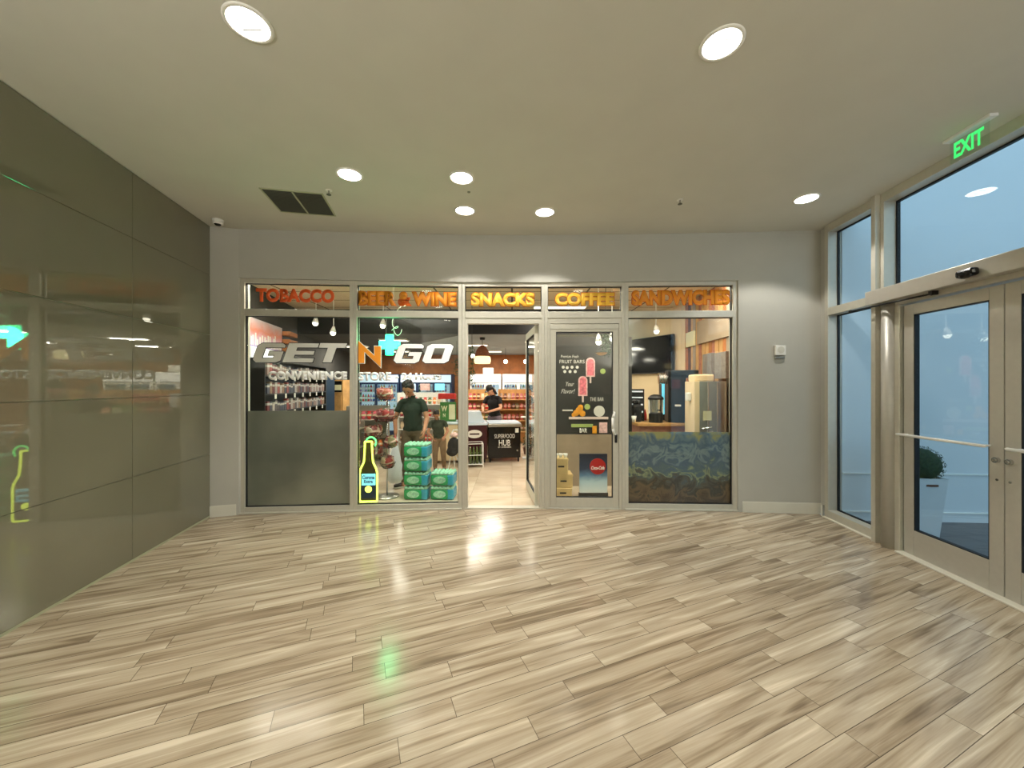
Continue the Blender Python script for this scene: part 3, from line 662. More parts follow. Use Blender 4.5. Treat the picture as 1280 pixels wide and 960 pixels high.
# planter
t = thing('planter', 'white tapered planter with a clipped round bush outside the street door', 'planter', (4.22, 3.90, -.012))
MB().lathe([(.13, 0), (.135, .01), (.20, .66), (.205, .68), (.185, .68), (.18, .62), (.001, .61)], n=4).build('pot', 'planter_white', t).rotation_euler = (0, 0, R(40))
MB().lathe([(.001, .60), (.15, .60), (.15, .62), (.001, .63)]).build('soil', 'dark_wood', t)
mb = MB(); mb.sph((0, 0, .80), .165, sub=3)
rr = random.Random(3)
for i in range(900):
    v = Vector((rr.gauss(0, 1), rr.gauss(0, 1), rr.gauss(0, 1))).normalized()
    c_ = Vector((0, 0, .80))+v*(.17+rr.random()*.02); a = v.orthogonal().normalized()*.012; b_ = v.cross(a)*.8
    rot = rr.random()*6; a2 = a*math.cos(rot)+b_*math.sin(rot); b2_ = b_*math.cos(rot)-a*math.sin(rot); up = v*.012*rr.random()
    vs = [mb.bm.verts.new(c_+a2+up), mb.bm.verts.new(c_+b2_*.6), mb.bm.verts.new(c_-a2), mb.bm.verts.new(c_-b2_*.6)]; mb.bm.faces.new(vs)
mb.build('round_bush', 'hedge_leaf', t, norm=False)

# ------------------------------------------------------------ ceiling fittings
def downlight(x, y, lab, power=SPOT_W, grp=None):
    t = thing('ceiling_downlight', lab, 'ceiling light', (x, y, CH), 0, grp)
    mb = MB(); n = 32; r0, r1, r2 = .118, .100, .075
    prof = [(r0, 0), (r0, -.006), (r1, -.008), (r1, .0), (r2, .05)]
    rings = [[mb.bm.verts.new((r*math.cos(2*PI*i/n), r*math.sin(2*PI*i/n), z-.0005)) for i in range(n)] for r, z in prof[:4]]
    for a, b in zip(rings, rings[1:]):
        for i in range(n): mb.bm.faces.new((a[i], a[(i+1) % n], b[(i+1) % n], b[i]))
    mb.build('trim_ring', 'white_plastic', t, True)
    MB().lathe([(.001, -.0065), (.09, -.0065), (.0995, -.0045), (.0995, -.001), (.001, -.001)], n=32).build('lens', 'lamp_glow', t, True)
    mb = MB()
    for k in (-1, 1): mb.bb(-.055, .055, k*.03-.004, k*.03+.004, -.0085, -.0065)
    mb.build('baffle', 'reflector', t)
    L = bpy.data.lights.new('downlight_lamp', 'SPOT'); L.energy = power; L.color = SPOT_COL; L.spot_size = R(112); L.spot_blend = .22; L.shadow_soft_size = .07
    lo_ = bpy.data.objects.new('downlight_lamp', L); COL.objects.link(lo_); lo_.parent = t; lo_.location = (0, 0, -.02)
    return t
def cp(px, py):
    Y = F*(CH-HC)/(HZ-py); return ((px-640)/F*Y, Y)
for px, py, lab in ((310.5, 29, 'large round ceiling downlight at the top left of the lobby'), (902, 54, 'large round ceiling downlight toward the top right of the lobby'),
                    (437, 218, 'round ceiling downlight beside the air vent'), (577, 222, 'round ceiling downlight, nearer of the two in line above the doorway'),
                    (581, 263, 'round ceiling downlight closest to the wall left of the doorway centre'), (681, 265, 'round ceiling downlight in front of the COFFEE sign'),
                    (1008, 248, 'round ceiling downlight near the street glazing corner')):
    downlight(*cp(px, py), lab, SPOT_W*(1.5 if py > 200 else .9))
for x, y in ((-1.3, .5), (1.2, .5), (-1.2, -1.4), (1.2, -1.4)):
    downlight(x, y, 'round ceiling downlight behind the viewpoint', grp='downlights behind the viewpoint')
# vent
va = math.atan2(4.20-3.70, -2.575+2.475)-PI/2
t = thing('ceiling_vent', 'square dark two-panel air vent in the ceiling', 'air vent', (-2.245, 3.99, CH), va)
MB().bb(-.29, .29, -.26, -.245, -.008, 0).bb(-.29, .29, .245, .26, -.008, 0).bb(-.29, -.275, -.245, .245, -.008, 0).bb(.275, .29, -.245, .245, -.008, 0).bb(-.008, .008, -.245, .245, -.008, 0).build('vent_frame', 'joint_light', t)
MB().bb(-.275, .275, -.245, .245, -.002, 0).build('vent_backing', 'vent_dark', t)
for k in (-1, 1):
    mb = MB()
    for i in range(22): mb.box((k*.141, -.235+i*.0225, -.005), (.262, .013, .0015), rx=R(25))
    mb.build('louvre', 'vent_grey', t)
def sprinkler(px, py, lab):
    x, y = cp(px, py); t = thing('fire_sprinkler', lab, 'sprinkler', (x, y, CH))
    MB().lathe([(.001, -.004), (.03, -.004), (.032, 0), (.001, 0)]).build('escutcheon', 'white_plastic', t); MB().cyl((0, 0, -.04), (0, 0, -.003), .008).build('stem', 'steel', t)
    MB().lathe([(.001, -.045), (.022, -.045), (.022, -.041), (.001, -.039)]).build('deflector', 'vent_dark', t)
for ux, uy in ((lx(-1.6)+.12, -1.6), (rx(-2.6)-.12, -2.6)):       # unseen fill lights added behind the viewpoint to brighten the ceiling
    t = thing('fill_uplight', 'unseen trough fill light added behind the viewpoint to brighten the ceiling', 'fill light', (ux, uy, 2.2), PI/2, 'added fill lights behind the viewpoint')
    MB().bb(-.6, .6, -.08, .08, -.06, .0, .008).build('trough', 'white_metal', t); MB().bb(-.57, .57, -.06, .06, 0, .006).build('diffuser', 'lamp_glow', t)
    L = bpy.data.lights.new('fill_lamp', 'AREA'); L.shape = 'RECTANGLE'; L.size = 1.1; L.size_y = .12; L.energy = FILL_UP_W; L.color = (1, .985, .94)
    q = bpy.data.objects.new('fill_lamp', L); COL.objects.link(q); q.parent = t; q.location = (0, 0, .03); q.rotation_euler = (PI, 0, 0)
sprinkler(411, 238, 'small ceiling sprinkler beside the air vent'); sprinkler(850, 250, 'small ceiling sprinkler on the right half of the ceiling')
x, y = cp(586, 240); MB().lathe([(.001, -.006), (.014, -.006), (.016, 0), (.001, 0)]).build('ceiling_disc', 'vent_grey').location = (x, y, CH)
tag(bpy.data.objects['ceiling_disc'], 'tiny round cap on the ceiling between two downlights', 'ceiling cap')
t = thing('dome_camera', 'small white dome security camera at the left ceiling corner', 'security camera', (-3.44, 4.40, CH))
MB().lathe([(.001, -.03), (.052, -.03), (.058, 0), (.001, 0)]).build('housing', 'white_plastic', t, True); MB().sph((0, -.005, -.036), .042, (1, 1, .95)).build('dome', 'black_gloss', t, True)
MB().lathe([(.044, -.055), (.052, -.05), (.052, -.028), (.044, -.028)]).build('collar', 'white_plastic', t, True)
# exit sign
ex = Vector((3.44, 2.83)); t = thing('exit_sign', 'green EXIT sign hanging from the ceiling by the street glazing', 'exit sign', (ex.x, ex.y, CH), sa)
MB().bb(-.16, .16, -.03, .03, -.022, 0, .003).build('canopy', 'white_metal', t)
MB().bb(-.13, .13, -.004, .004, -.20, -.02, .001).build('acrylic_panel', 'clear_acrylic', t)
text_obj('exit_letters', 'EXIT', .20, .12, 'exit_green', t, (0, -.0045, -.115), bold=.03, depth=.0015)
# horn strobe on the wall
w_ = xy(975, 4.70); t = thing('fire_alarm_horn', 'white square alarm horn on the wall right of the shopfront', 'fire alarm', (w_.x, w_.y+.02, 2.04), math.atan2(p['G'].y-p['F'].y, p['G'].x-p['F'].x))
MB().box((0, -.02, 0), (.125, .04, .125), bev=.008).build('housing', 'white_plastic', t)
MB().lathe([(.001, 0), (.04, 0), (.042, .004), (.001, .006)]).build('speaker_grille', 'baseboard_paint', t).matrix_local = Matrix.Translation((0, -.04, .005)) @ Matrix.Rotation(PI/2, 4, 'X')
MB().box((0, -.015, -.09), (.115, .03, .022), bev=.006).build('lower_bar', 'steel', t)

# ------------------------------------------------------------ the shop behind the glass
ST = 3.10; SB = 2.62; YS = 7.4; YW = 12.5
o = MB().prism([(lx(4.8)-.1, 4.76), (PTS['B'].x, 4.862), (PTS['C'].x, 4.942), (PTS['D'].x, 4.952), (PTS['F'].x, 4.87), (PTS['F'].x+.4, 4.9), (3.3, 7), (3.2, YW), (lx(YW)-.1, YW)], -.1, -.002).build('floor_shop', 'shop_tile'); tag(o, 'beige tile floor inside the shop', 'floor', kind='structure')
o = MB().prism([(lx(4.8)-.2, 4.80), (PTS['D'].x, 5.0), (3.9, 4.9), (3.9, 9.2), (2.2, 9.2), (2.2, YS), (lx(YS)-.2, YS)], ST, ST+.1).build('ceiling_shop', 'acoustic_tile'); tag(o, 'cream tile ceiling at the front of the shop', 'ceiling', kind='structure')
o = MB().bb(lx(YS)-.1, 2.28, YS, YS+.1, SB, ST+.1).build('trim_8', 'black_paint'); tag(o, 'black bulkhead across the shop ceiling', 'bulkhead', kind='structure')
o = MB().prism([(-.95, YS+.1), (2.28, YS+.1), (2.28, 9.0), (3.6, 9.0), (3.6, YW+.1), (-2.9, YW+.1), (-2.3, 9.2)], SB, SB+.1).build('ceiling_shop_rear', 'shop_grey_ceiling'); tag(o, 'grey ceiling at the rear of the shop', 'ceiling', kind='structure')
o = MB().prism([(-.95, YS+.1), (-2.3, 9.2), (-2.9, YW+.1), (lx(YW)-.3, YW+.1), (lx(YS)-.2, YS+.1)], SB, SB+.1).build('ceiling_shop_left', 'charcoal'); tag(o, 'charcoal ceiling over the left of the shop', 'ceiling', kind='structure')
o = MB().prism([(lx(4.76), 4.76), (lx(YW), YW), (lx(YW)-.15, YW), (lx(4.76)-.15, 4.76)], 0, ST).build('wall_shop_left', 'charcoal'); tag(o, 'charcoal left wall of the shop', 'wall', kind='structure')
o = MB().bb(lx(YW)-.1, 3.3, YW, YW+.15, 0, SB).build('wall_shop_back', 'shop_wood'); tag(o, 'orange-brown wooden back wall of the shop', 'wall', kind='structure')
def srx(Y): return 2.6+.085*Y
# right wall clad in boards
t = thing('wall_shop_right', 'board-clad right wall of the shop', 'wall', (srx(4.9), 4.9, 0), math.atan2(1, .085), kind='structure')
LW = 2.1; MB().bb(0, LW, -.3, 0-.0, 0, ST).build('wall_core', 'dark_wood', t)
k = 0; x = .02; rr = random.Random(5)
while x < LW-.08:
    wd_ = .07+rr.random()*.05; z0 = 0
    MB().bb(x, x+wd_, 0, .012+.012*rr.random(), .02, ST-.01, .002).build('board', ['shop_wood', 'pale_wood', 'dark_wood', 'brown_grey', 'brick_red'][rr.randrange(5)], t); x += wd_+.012
tv0 = Vector((srx(6.98), 6.98)); tv1 = Vector((2.45, 8.45)); 
o = wall_seg('wall_shop_corner', tv1, tv0, 0, ST, -.12 if False else .12, 'cream_wall', 'cream wall carrying the television')
o = wall_seg('wall_shop_side', Vector((3.25, YW)), tv1, 0, SB, .12, 'cream_wall', 'plain side wall at the rear of the shop')
o = MB().bb(srx(6.98)-.04, srx(6.98)+.10, 6.86, 7.0, 0, ST).build('trim_9', 'cream_wall'); tag(o, 'cream corner post beside the television', 'post', kind='structure')

# shop lights
def shop_area(x, y, z, sx_, sy_, e, col=(1, .90, .76)):
    wh = 'the cream tile ceiling at the shop front' if z > 3 else 'the lower rear ceiling of the shop'; t = thing('ceiling_panel_light', 'flat lit panel on '+wh, 'ceiling light', (x, y, z), 0, 'lit panels on '+wh)
    MB().bb(-sx_/2, sx_/2, -sy_/2, sy_/2, -.03, 0, .004).build('housing', 'white_plastic', t); MB().bb(-sx_/2+.02, sx_/2-.02, -sy_/2+.02, sy_/2-.02, -.034, -.03).build('diffuser', 'panel_glow', t)
    L = bpy.data.lights.new('panel_lamp', 'AREA'); L.shape = 'RECTANGLE'; L.size = sx_; L.size_y = sy_; L.energy = e; L.color = col
    q = bpy.data.objects.new('panel_lamp', L); COL.objects.link(q); q.parent = t; q.location = (0, 0, -.05)
for x, y in ((-3.0, 5.15), (-1.2, 5.2), (1.1, 5.2), (2.4, 5.15), (.9, 7.1)): shop_area(x, y, ST, 1.0, .22, SHOP_W*.8)
for x, y in ((-4.0, 9.6), (-2.6, 8.3), (-.9, 9.3), (.6, 8.6), (-.6, 11.0), (1.0, 10.8), (-3.3, 11.0)): shop_area(x, y, SB, .6, .3, SHOP_W*.75)
def spotlight(px, py, Y, z, lab):
    q = P(px, py, Y); t = thing('track_spotlight', lab, 'spotlight', (q.x, q.y, z))
    MB().cyl((0, 0, q.z-z+.05), (0, 0, 0), .006).build('rod', 'white_metal', t)
    MB().cone((0, 0, q.z-z+.08), .02, (0, -.02, q.z-z-.03), .055).build('head', 'white_metal', t, True)
    MB().sph((0, -.022, q.z-z-.035), .045).build('bulb', 'shop_lamp', t, True)
spotlight(395, 402, 6.6, ST, 'track spotlight glaring above the GET lettering'); spotlight(417, 414, 6.6, ST, 'white track spotlight right of the glaring one')
spotlight(748, 425, 5.7, ST, 'white track spotlight behind the closed door leaf'); spotlight(820, 412, 6.5, ST, 'warm track spotlight above the television'); spotlight(765, 421, 5.9, ST, 'track spotlight at the right edge of the closed door glass')
spotlight(479, 405, 6.6, ST, 'small track spotlight above the green cross')
for px, py, Y in ((632, 452, 10.2), (657, 452, 10.0), (591, 445, 9.6)):
    q = P(px, py, Y); t = thing('pendant_bulb', 'small bare glowing bulb hanging in front of the wooden back wall', 'pendant light', (q.x, q.y, SB), 0, 'bare bulbs at the rear of the shop')
    MB().cyl((0, 0, q.z-SB+.05), (0, 0, 0), .005).build('cord', 'black_plastic', t); MB().sph((0, 0, q.z-SB), .055).build('bulb', 'shop_lamp', t, True)
# woven pendant
q = P(603, 440, 8.0); t = thing('pendant_lamp', 'woven copper pendant with a glowing cream shade in the doorway', 'pendant lamp', (q.x, q.y, SB))
MB().lathe([(.001, -.05), (.05, -.05), (.06, 0), (.001, 0)]).build('ceiling_cup', 'black_plastic', t); MB().cyl((0, 0, -.2), (0, 0, -.04), .006).build('cord', 'black_plastic', t)
mb = MB(); 
for i in range(24):
    a_ = 2*PI*i/24; mb.tube([(r*math.cos(a_+w_*.25), r*math.sin(a_+w_*.25), z) for r, z, w_ in ((.035, -.17, 0), (.07, -.20, 1), (.12, -.27, 2), (.15, -.36, 3), (.165, -.40, 4))], .006, 5)
mb.build('woven_cage', 'copper_weave', t)
MB().lathe([(.03, -.17), (.065, -.2), (.115, -.27), (.145, -.36), (.15, -.40), (.14, -.40), (.10, -.28), (.02, -.18)]).build('inner_cage', 'copper_weave', t)
MB().lathe([(.15, -.40), (.172, -.42), (.178, -.50), (.165, -.55), (.155, -.55), (.165, -.50), (.16, -.43), (.14, -.41)]).build('lamp_shade', 'warm_shade', t, True)
MB().sph((0, 0, -.42), .06).build('bulb', 'shop_lamp', t, True)

# hanging plants
def vine(px, py0, py1, Y, wpx, lab, top):
    q = P(px, py0, Y); ln = (py1-py0)/F*Y; wd_ = wpx/F*Y; t = thing('hanging_plant', lab, 'plant', (q.x, q.y, q.z))
    MB().cyl((0, 0, 0), (0, 0, top-q.z), .004).build('hook_wire', 'black_plastic', t)
    rr = random.Random(int(px)); mb = MB(); st = MB()
    for k in range(6):
        x0 = (rr.random()-.5)*wd_*.6; y0 = (rr.random()-.5)*wd_*.6; pts_ = [(x0*.2, y0*.2, 0)]+[(x0+rr.uniform(-.02, .02), y0+rr.uniform(-.02, .02), -ln*j/8*(.7+.3*rr.random())) for j in range(1, 9)]
        st.tube(pts_, .003, 5)
        for j in range(46):
            a = Vector((x0+rr.gauss(0, wd_*.22), y0+rr.gauss(0, wd_*.22), -ln*rr.random())); d = Vector((rr.gauss(0, 1), rr.gauss(0, 1), rr.gauss(-.3, .6))).normalized()*.035; e = d.cross(Vector((0, 0, 1))).normalized()*.014
            vs = [mb.bm.verts.new(v) for v in (a, a+d*.5+e, a+d, a+d*.5-e)]; mb.bm.faces.new(vs)
    st.build('stem', 'leaf', t); mb.build('foliage', 'leaf', t, norm=False)
vine(590, 432, 482, 7.0, 7, 'trailing green vine at the left edge of the doorway', ST)
vine(571, 448, 470, 8.6, 12, 'green trailing plant high behind the window left of the doorway', SB)
vine(757, 418, 445, 5.6, 16, 'bushy green plant hanging behind the closed door', ST)
q = P(752, 441, 5.6); MB().lathe([(.001, -.04), (.05, -.035), (.09, 0), (.085, .0), (.001, -.02)]).build('hanging_basket', 'pale_wood').location = q
tag(bpy.data.objects['hanging_basket'], 'shallow woven basket hanging below the plant behind the closed door', 'basket')
MB().tube([(q.x-.08, q.y, q.z), (q.x, q.y, q.z+.3), (q.x+.08, q.y, q.z)], .003, 5).build('basket_cord', 'black_plastic'); bc = bpy.data.objects['basket_cord']; bc.parent = bpy.data.objects['hanging_basket']; bc.location = (-q.x, -q.y, -q.z)

# ---- tobacco rack along the left wall
ta = LA-PI                                   # local +x towards the camera, +y ... into the room
def wallpt(Y, off=0): return Vector((lx(Y)+off, Y))
t0 = wallpt(8.0)
rack = thing('tobacco_rack', 'black shelf rack of cartons along the left wall of the shop', 'shelf rack', (t0.x+.02, t0.y, 0), ta+PI)
# local frame now: x runs towards -Y*? keep explicit by using direction vectors
rack.rotation_euler = (0, 0, math.atan2(-(1), .1957))   # +x towards camera, +y to the room side
RL = (8.0-5.15)*1.019
MB().bb(0, RL, 0, .02, 0, 1.98).bb(0, .02, 0, .34, 0, 1.98).bb(RL-.02, RL, 0, .34, 0, 1.98).build('rack_back', 'black_plastic', rack)
shz = [.35, .64, .93, 1.20, 1.47, 1.74]
for z in shz: MB().bb(.02, RL-.02, .02, .34, z-.012, z+.012, .002).build('shelf', 'black_plastic', rack)
for z in shz[3:]:
    for k in range(7): MB().bb(.25+k*.38, .31+k*.38, .342, .348, z-.065, z+.005).build('price_tag', 'white_plastic', rack)
MB().bb(.0, RL, .0, .34, 1.965, 1.985).build('top_shelf', 'black_plastic', rack)
rm = Matrix.Translation(rack.location) @ Matrix.Rotation(rack.rotation_euler[2], 4, 'Z')
carton = MB().box((0, 0, .1), (.078, .05, .2), bev=.003).build('carton', 'carton_mix'); tag(carton, 'cigarette carton on the black rack by the left wall', 'carton', 'cartons on the tobacco rack')
first = True
for z in shz[3:]:
    for k in range(31):
        h = .62+.28*random.random(); q = rm @ Vector((.08+k*.088, .29, z+.013))
        o = carton if first else clone(carton); first = False; wh = {1.20: 'lowest clear', 1.47: 'middle', 1.74: 'top'}[z]
        o['label'] = 'cigarette carton in the %s row of the black rack on the left wall' % wh; o['group'] = 'cartons in the %s row of the tobacco rack' % wh
        o.location = q; o.rotation_euler = (0, 0, rack.rotation_euler[2]); o.scale = (1, 1, min(h, 1.12))
for z in shz[1:3]:
    for k in range(8):
        q = rm @ Vector((RL-.12-k*.1, .29, z+.013)); o = clone(carton, q, rack.rotation_euler[2], 'cigarette carton on a lower shelf of the black rack, behind the frosted film', 'cartons behind the frosted film')
# light box and printed skyline above
def on_wall(name, Y0, Y1, z0, z1, m, lab, cat, th=.03, off=.02):
    a = wallpt(Y1, off); t = thing(name, lab, cat, (a.x, a.y, 0), rack.rotation_euler[2]); L_ = (Y1-Y0)*1.019
    MB().bb(0, L_, 0, th, z0, z1, .003).build('panel', m, t); return t, L_
t, L_ = on_wall('skyline_poster', 5.0, 6.55, 2.17, 2.60, 'skyline_print', 'pink and violet printed skyline poster high on the left shop wall', 'poster')
mb = MB(); x = .05; rr = random.Random(9)
while x < L_-.06: h = .08+rr.random()*.16; mb.bb(x, x+.035, .03, .033, 2.2, 2.2+h); x += .05+rr.random()*.04
mb.build('skyline_print', 'white_plastic', t)
t, L_ = on_wall('light_box', 5.05, 5.75, 1.99, 2.14, 'white_lit', 'white lit box sign above the tobacco rack', 'lit sign', th=.22)
t = thing('slatted_panel', 'three stacked orange wooden slats beside the skyline poster', 'wood panel', (*wallpt(6.95, .02), 0), rack.rotation_euler[2])
for z in (2.24, 2.38, 2.52): MB().bb(0, .36, 0, .14, z-.04, z+.035, .004).build('slat', 'shop_wood', t)
MB().bb(0, .36, 0, .02, 2.16, 2.6).build('backing', 'black_plastic', t)
t = thing('upper_display', 'narrow upper display of small boxes above the rack', 'display rack', (*wallpt(7.9, .03), 0), rack.rotation_euler[2])
MB().bb(0, 2.0, 0, .22, 1.99, 2.01).bb(0, 2.0, 0, .015, 2.0, 2.16).build('ledge', 'black_plastic', t)
# tall dark cooler, lit edge and timber cabinet at the end of the left side
q = P(392, 520, 9.0); t = thing('dark_cooler', 'tall dark blue cooler with a lit edge behind the GET window', 'cooler', (q.x-.12, 9.0, 0), R(-8))
MB().bb(-.3, .22, 0, .7, 0, 1.92, .01).build('body', 'blue_panel', t); MB().bb(.195, .225, -.012, .0, .1, 1.85).build('lit_edge', 'pale_blue_lit', t); MB().bb(-.28, .18, -.02, 0, .12, 1.7, .004).build('door', 'black_gloss', t)
MB().bb(-.1, .32, -.03, .02, 1.93, 2.08, .004).build('header_sign', 'cyan_lit', t)
q = P(414, 520, 9.85); t = thing('timber_cabinet', 'light timber cabinet with a dark open top shelf', 'cabinet', (q.x, 9.85, 0), R(-4))
MB().bb(-.3, .32, 0, .5, 0, 1.42, .006).bb(-.3, -.27, 0, .5, 1.42, 1.72).bb(.29, .32, 0, .5, 1.42, 1.72).bb(-.3, .32, 0, .5, 1.72, 1.75).build('body', 'pale_wood', t)
MB().bb(-.26, .0, -.018, 0, .1, 1.36, .004).build('door', 'pale_wood', t); MB().bb(.02, .28, -.018, 0, .1, 1.36, .004).build('door', 'pale_wood', t)
MB().bb(-.27, .29, .2, .22, 1.42, 1.72).build('shelf_back', 'black_plastic', t); MB().box((.2, -.03, 1.55), (.16, .02, .14)).build('notice', 'cream_print', t)

# ---- back wall coolers
def cooler(x, y, wd_, doors, lab, header='pale_blue_lit'):
    t = thing('drinks_cooler', lab, 'drinks cooler', (x, y, 0))
    mb = MB(); mb.bb(0, wd_, .55, .6, 0, 1.96).bb(0, .04, 0, .6, 0, 1.96, .004).bb(wd_-.04, wd_, 0, .6, 0, 1.96, .004).bb(0.04, wd_-.04, 0, .55, 0, .14).bb(.04, wd_-.04, 0, .55, 1.9, 1.96)
    mb.build('cabinet', 'navy' if header == 'pale_blue_lit' else 'white_metal', t)
    MB().bb(.04, wd_-.04, .53, .55, .14, 1.66).build('lit_back', 'cooler_lit', t)
    MB().bb(.03, wd_-.03, -.04, .03, 1.70, 1.93, .004).build('header_panel', header, t)
    for z in (.45, .78, 1.10, 1.40): MB().bb(.04, wd_-.04, .06, .5, z-.008, z+.008).build('shelf', 'white_metal', t)
    dw = (wd_-.04)/doors
    for k in range(doors):
        d = bpy.data.objects.new('door', None); COL.objects.link(d); d.parent = t; d.location = (.02+k*dw, -.03, .14)
        MB().bb(0, .04, 0, .03, 0, 1.54, .003).bb(dw-.04, dw-.002, 0, .03, 0, 1.54, .003).bb(.04, dw-.04, 0, .03, 0, .04).bb(.04, dw-.04, 0, .03, 1.50, 1.54).build('door_frame', 'navy' if header == 'pale_blue_lit' else 'white_metal', d)
        MB().bb(.04, dw-.04, .012, .017, .04, 1.5).build('glass', 'shop_glass', d); MB().bb(dw-.035, dw-.015, -.035, 0, .6, .95, .004).build('handle', 'black_plastic', d)
    return t
CY = 11.75
cA = cooler(-4.95, CY, 1.42, 2, 'two-door drinks cooler at the far left of the shop back wall'); cB = cooler(-3.50, CY, 1.62, 3, 'blue-topped three-door drinks cooler behind the man in the green shirt')
cC = cooler(-1.32, CY, .98, 2, 'white drinks cooler seen through the doorway behind the woman', 'white_lit'); cD = cooler(-.30, CY, 1.0, 2, 'drinks cooler at the right of the doorway view', 'white_lit')
cold = MB().lathe([(.001, 0), (.032, 0), (.034, .01), (.034, .15), (.014, .2), (.014, .225), (.001, .225)], n=12).build('drink_bottle', 'drink_mix', None, True); tag(cold, 'drink bottle inside the coolers on the shop back wall', 'bottle', 'bottles in the back wall coolers')
first = True
for c_, wd_, cn_ in ((cA, 1.42, 'far-left cooler on the shop back wall'), (cB, 1.62, 'blue-topped cooler behind the person in green'), (cC, .98, 'white cooler behind the person in the cap'), (cD, 1.0, 'right-hand cooler of the doorway view')):
    n_ = int((wd_-.16)/.082)
    for z in (.78, 1.10, 1.40):
        for k in range(n_):
            if random.random() < .05: continue
            o = cold if first else clone(cold); first = False; wh = {.78: 'lower', 1.10: 'middle', 1.40: 'top'}[z]+' shelf of the '+cn_
            o['label'] = 'drink bottle on the '+wh; o['group'] = 'bottles on the '+wh
            o.location = (c_.location.x+.09+k*.082, CY+.13, z+.009)
pf = thing('cooler_poster_row', 'row of small lit pictures on the coolers behind the man', 'poster', (-3.3, CY-.05, 0))
for k, m_ in enumerate(('sign_red', 'orange_fruit', 'cyan_lit')): MB().bb(k*.45, k*.45+.3, -.012, 0, 1.45, 1.66, .002).build('picture', ['pale_blue_lit', 'ice_pale', 'cyan_lit'][k], pf)
o = MB().box((0, 0, .1), (.34, .25, .2), bev=.02).cyl((0, -.13, .1), (0, -.12, .1), .07).build('white_appliance', 'white_plastic'); o.location = (-.75, CY+.2, 1.962); tag(o, 'small white appliance on top of the cooler seen through the doorway', 'appliance')

# ---- snack gondola and other shelves
def gondola(x, y, rz, wd_, hs, lab, mframe, goods_mat, goods_lab, goods_grp, gw=.11, gh=.17):
    t = thing('snack_shelf', lab, 'shelf unit', (x, y, 0), rz)
    MB().bb(0, wd_, .33, .36, 0, hs[-1]+.28).bb(0, .02, 0, .36, 0, hs[-1]+.28).bb(wd_-.02, wd_, 0, .36, 0, hs[-1]+.28).build('shelf_frame', mframe, t)
    for z in hs: MB().bb(.02, wd_-.02, 0, .33, z-.015, z, .002).build('shelf', mframe, t)
    m_ = Matrix.Translation(t.location) @ Matrix.Rotation(rz, 4, 'Z')
    mb = MB(); mb.sph((0, 0, gh/2), gw*.47, (1, .36, gh/gw/1.02), sub=2); mb.box((0, 0, gh-.006), (gw*.9, .008, .012)); mb.box((0, 0, .006), (gw*.9, .008, .012))
    g = mb.build('snack_bag', goods_mat, None, True); tag(g, goods_lab, 'snack bag', goods_grp); first = True
    for z in hs:
        k = 0
        while .08+k*gw*1.02 < wd_-.06:
            o = g if first else clone(g); first = False; wh = ['lowest', 'second', 'third', 'topmost'][hs.index(z)+(4-len(hs) if hs.index(z) == len(hs)-1 else 0)]
            o['label'] = goods_lab+', '+wh+' shelf'; o['group'] = goods_grp+', '+wh+' shelf'; o.location = m_ @ Vector((.08+k*gw*1.02, .12+.02*random.random(), z+.001)); o.rotation_euler = (R(-6), 0, rz+random.uniform(-.15, .15)); k += 1
gondola(-2.75, 9.0, 0, 1.1, [.25, .55, .85, 1.15], 'pale shelf unit of snack bags behind the man in the green shirt', 'white_metal', 'snack_mix', 'snack bag on the pale shelf unit behind the man in the green shirt', 'bags on the pale shelf unit')
gondola(-1.45, 10.2, 0, 1.0, [.35, .65, .95, 1.22], 'timber shelf unit left of the woman at the counter', 'pale_wood', 'snack_mix', 'snack bag on the timber shelf left of the woman', 'bags on the left timber shelf')
gondola(-.38, 10.2, 0, .9, [.35, .65, .95, 1.22], 'timber shelf unit of red goods right of the woman', 'pale_wood', 'pink_snack_mix', 'red snack bag on the timber shelf right of the woman', 'bags on the right timber shelf')
gondola(-3.35, 7.6, R(12), .8, [.3, .6, .9], 'low shelf of packets behind the basket stand', 'steel', 'snack_mix', 'snack bag on the low shelf behind the basket stand', 'bags on the low steel shelf')
q = P(559, 500, 8.48); t = thing('red_shelf_sign', 'red box sign above the green panel sign', 'sign', (q.x, 8.48, 0)); MB().box((0, 0, 1.36), (.40, .12, .13), bev=.02).build('sign_box', 'sign_red', t); MB().cyl((0, .03, 0), (0, .03, 1.32), .012).build('post', 'steel', t)
q = P(560, 513, 8.0); t = thing('green_panel_sign', 'green and cream panel sign with a large W behind the water packs', 'sign', (q.x, 8.0, .83)); MB().bb(-.17, .17, 0, .03, 0, .42, .004).build('board', 'sign_green', t)
MB().bb(.02, .15, -.006, 0, .05, .37, .002).build('cream_panel', 'cream_print', t); text_obj('sign_text', 'W', .13, .12, 'cream_print', t, (-.08, -.002, .28), bold=.03); text_obj('sign_text', 'N', .05, .08, 'cream_print', t, (-.08, -.002, .14), bold=.03)

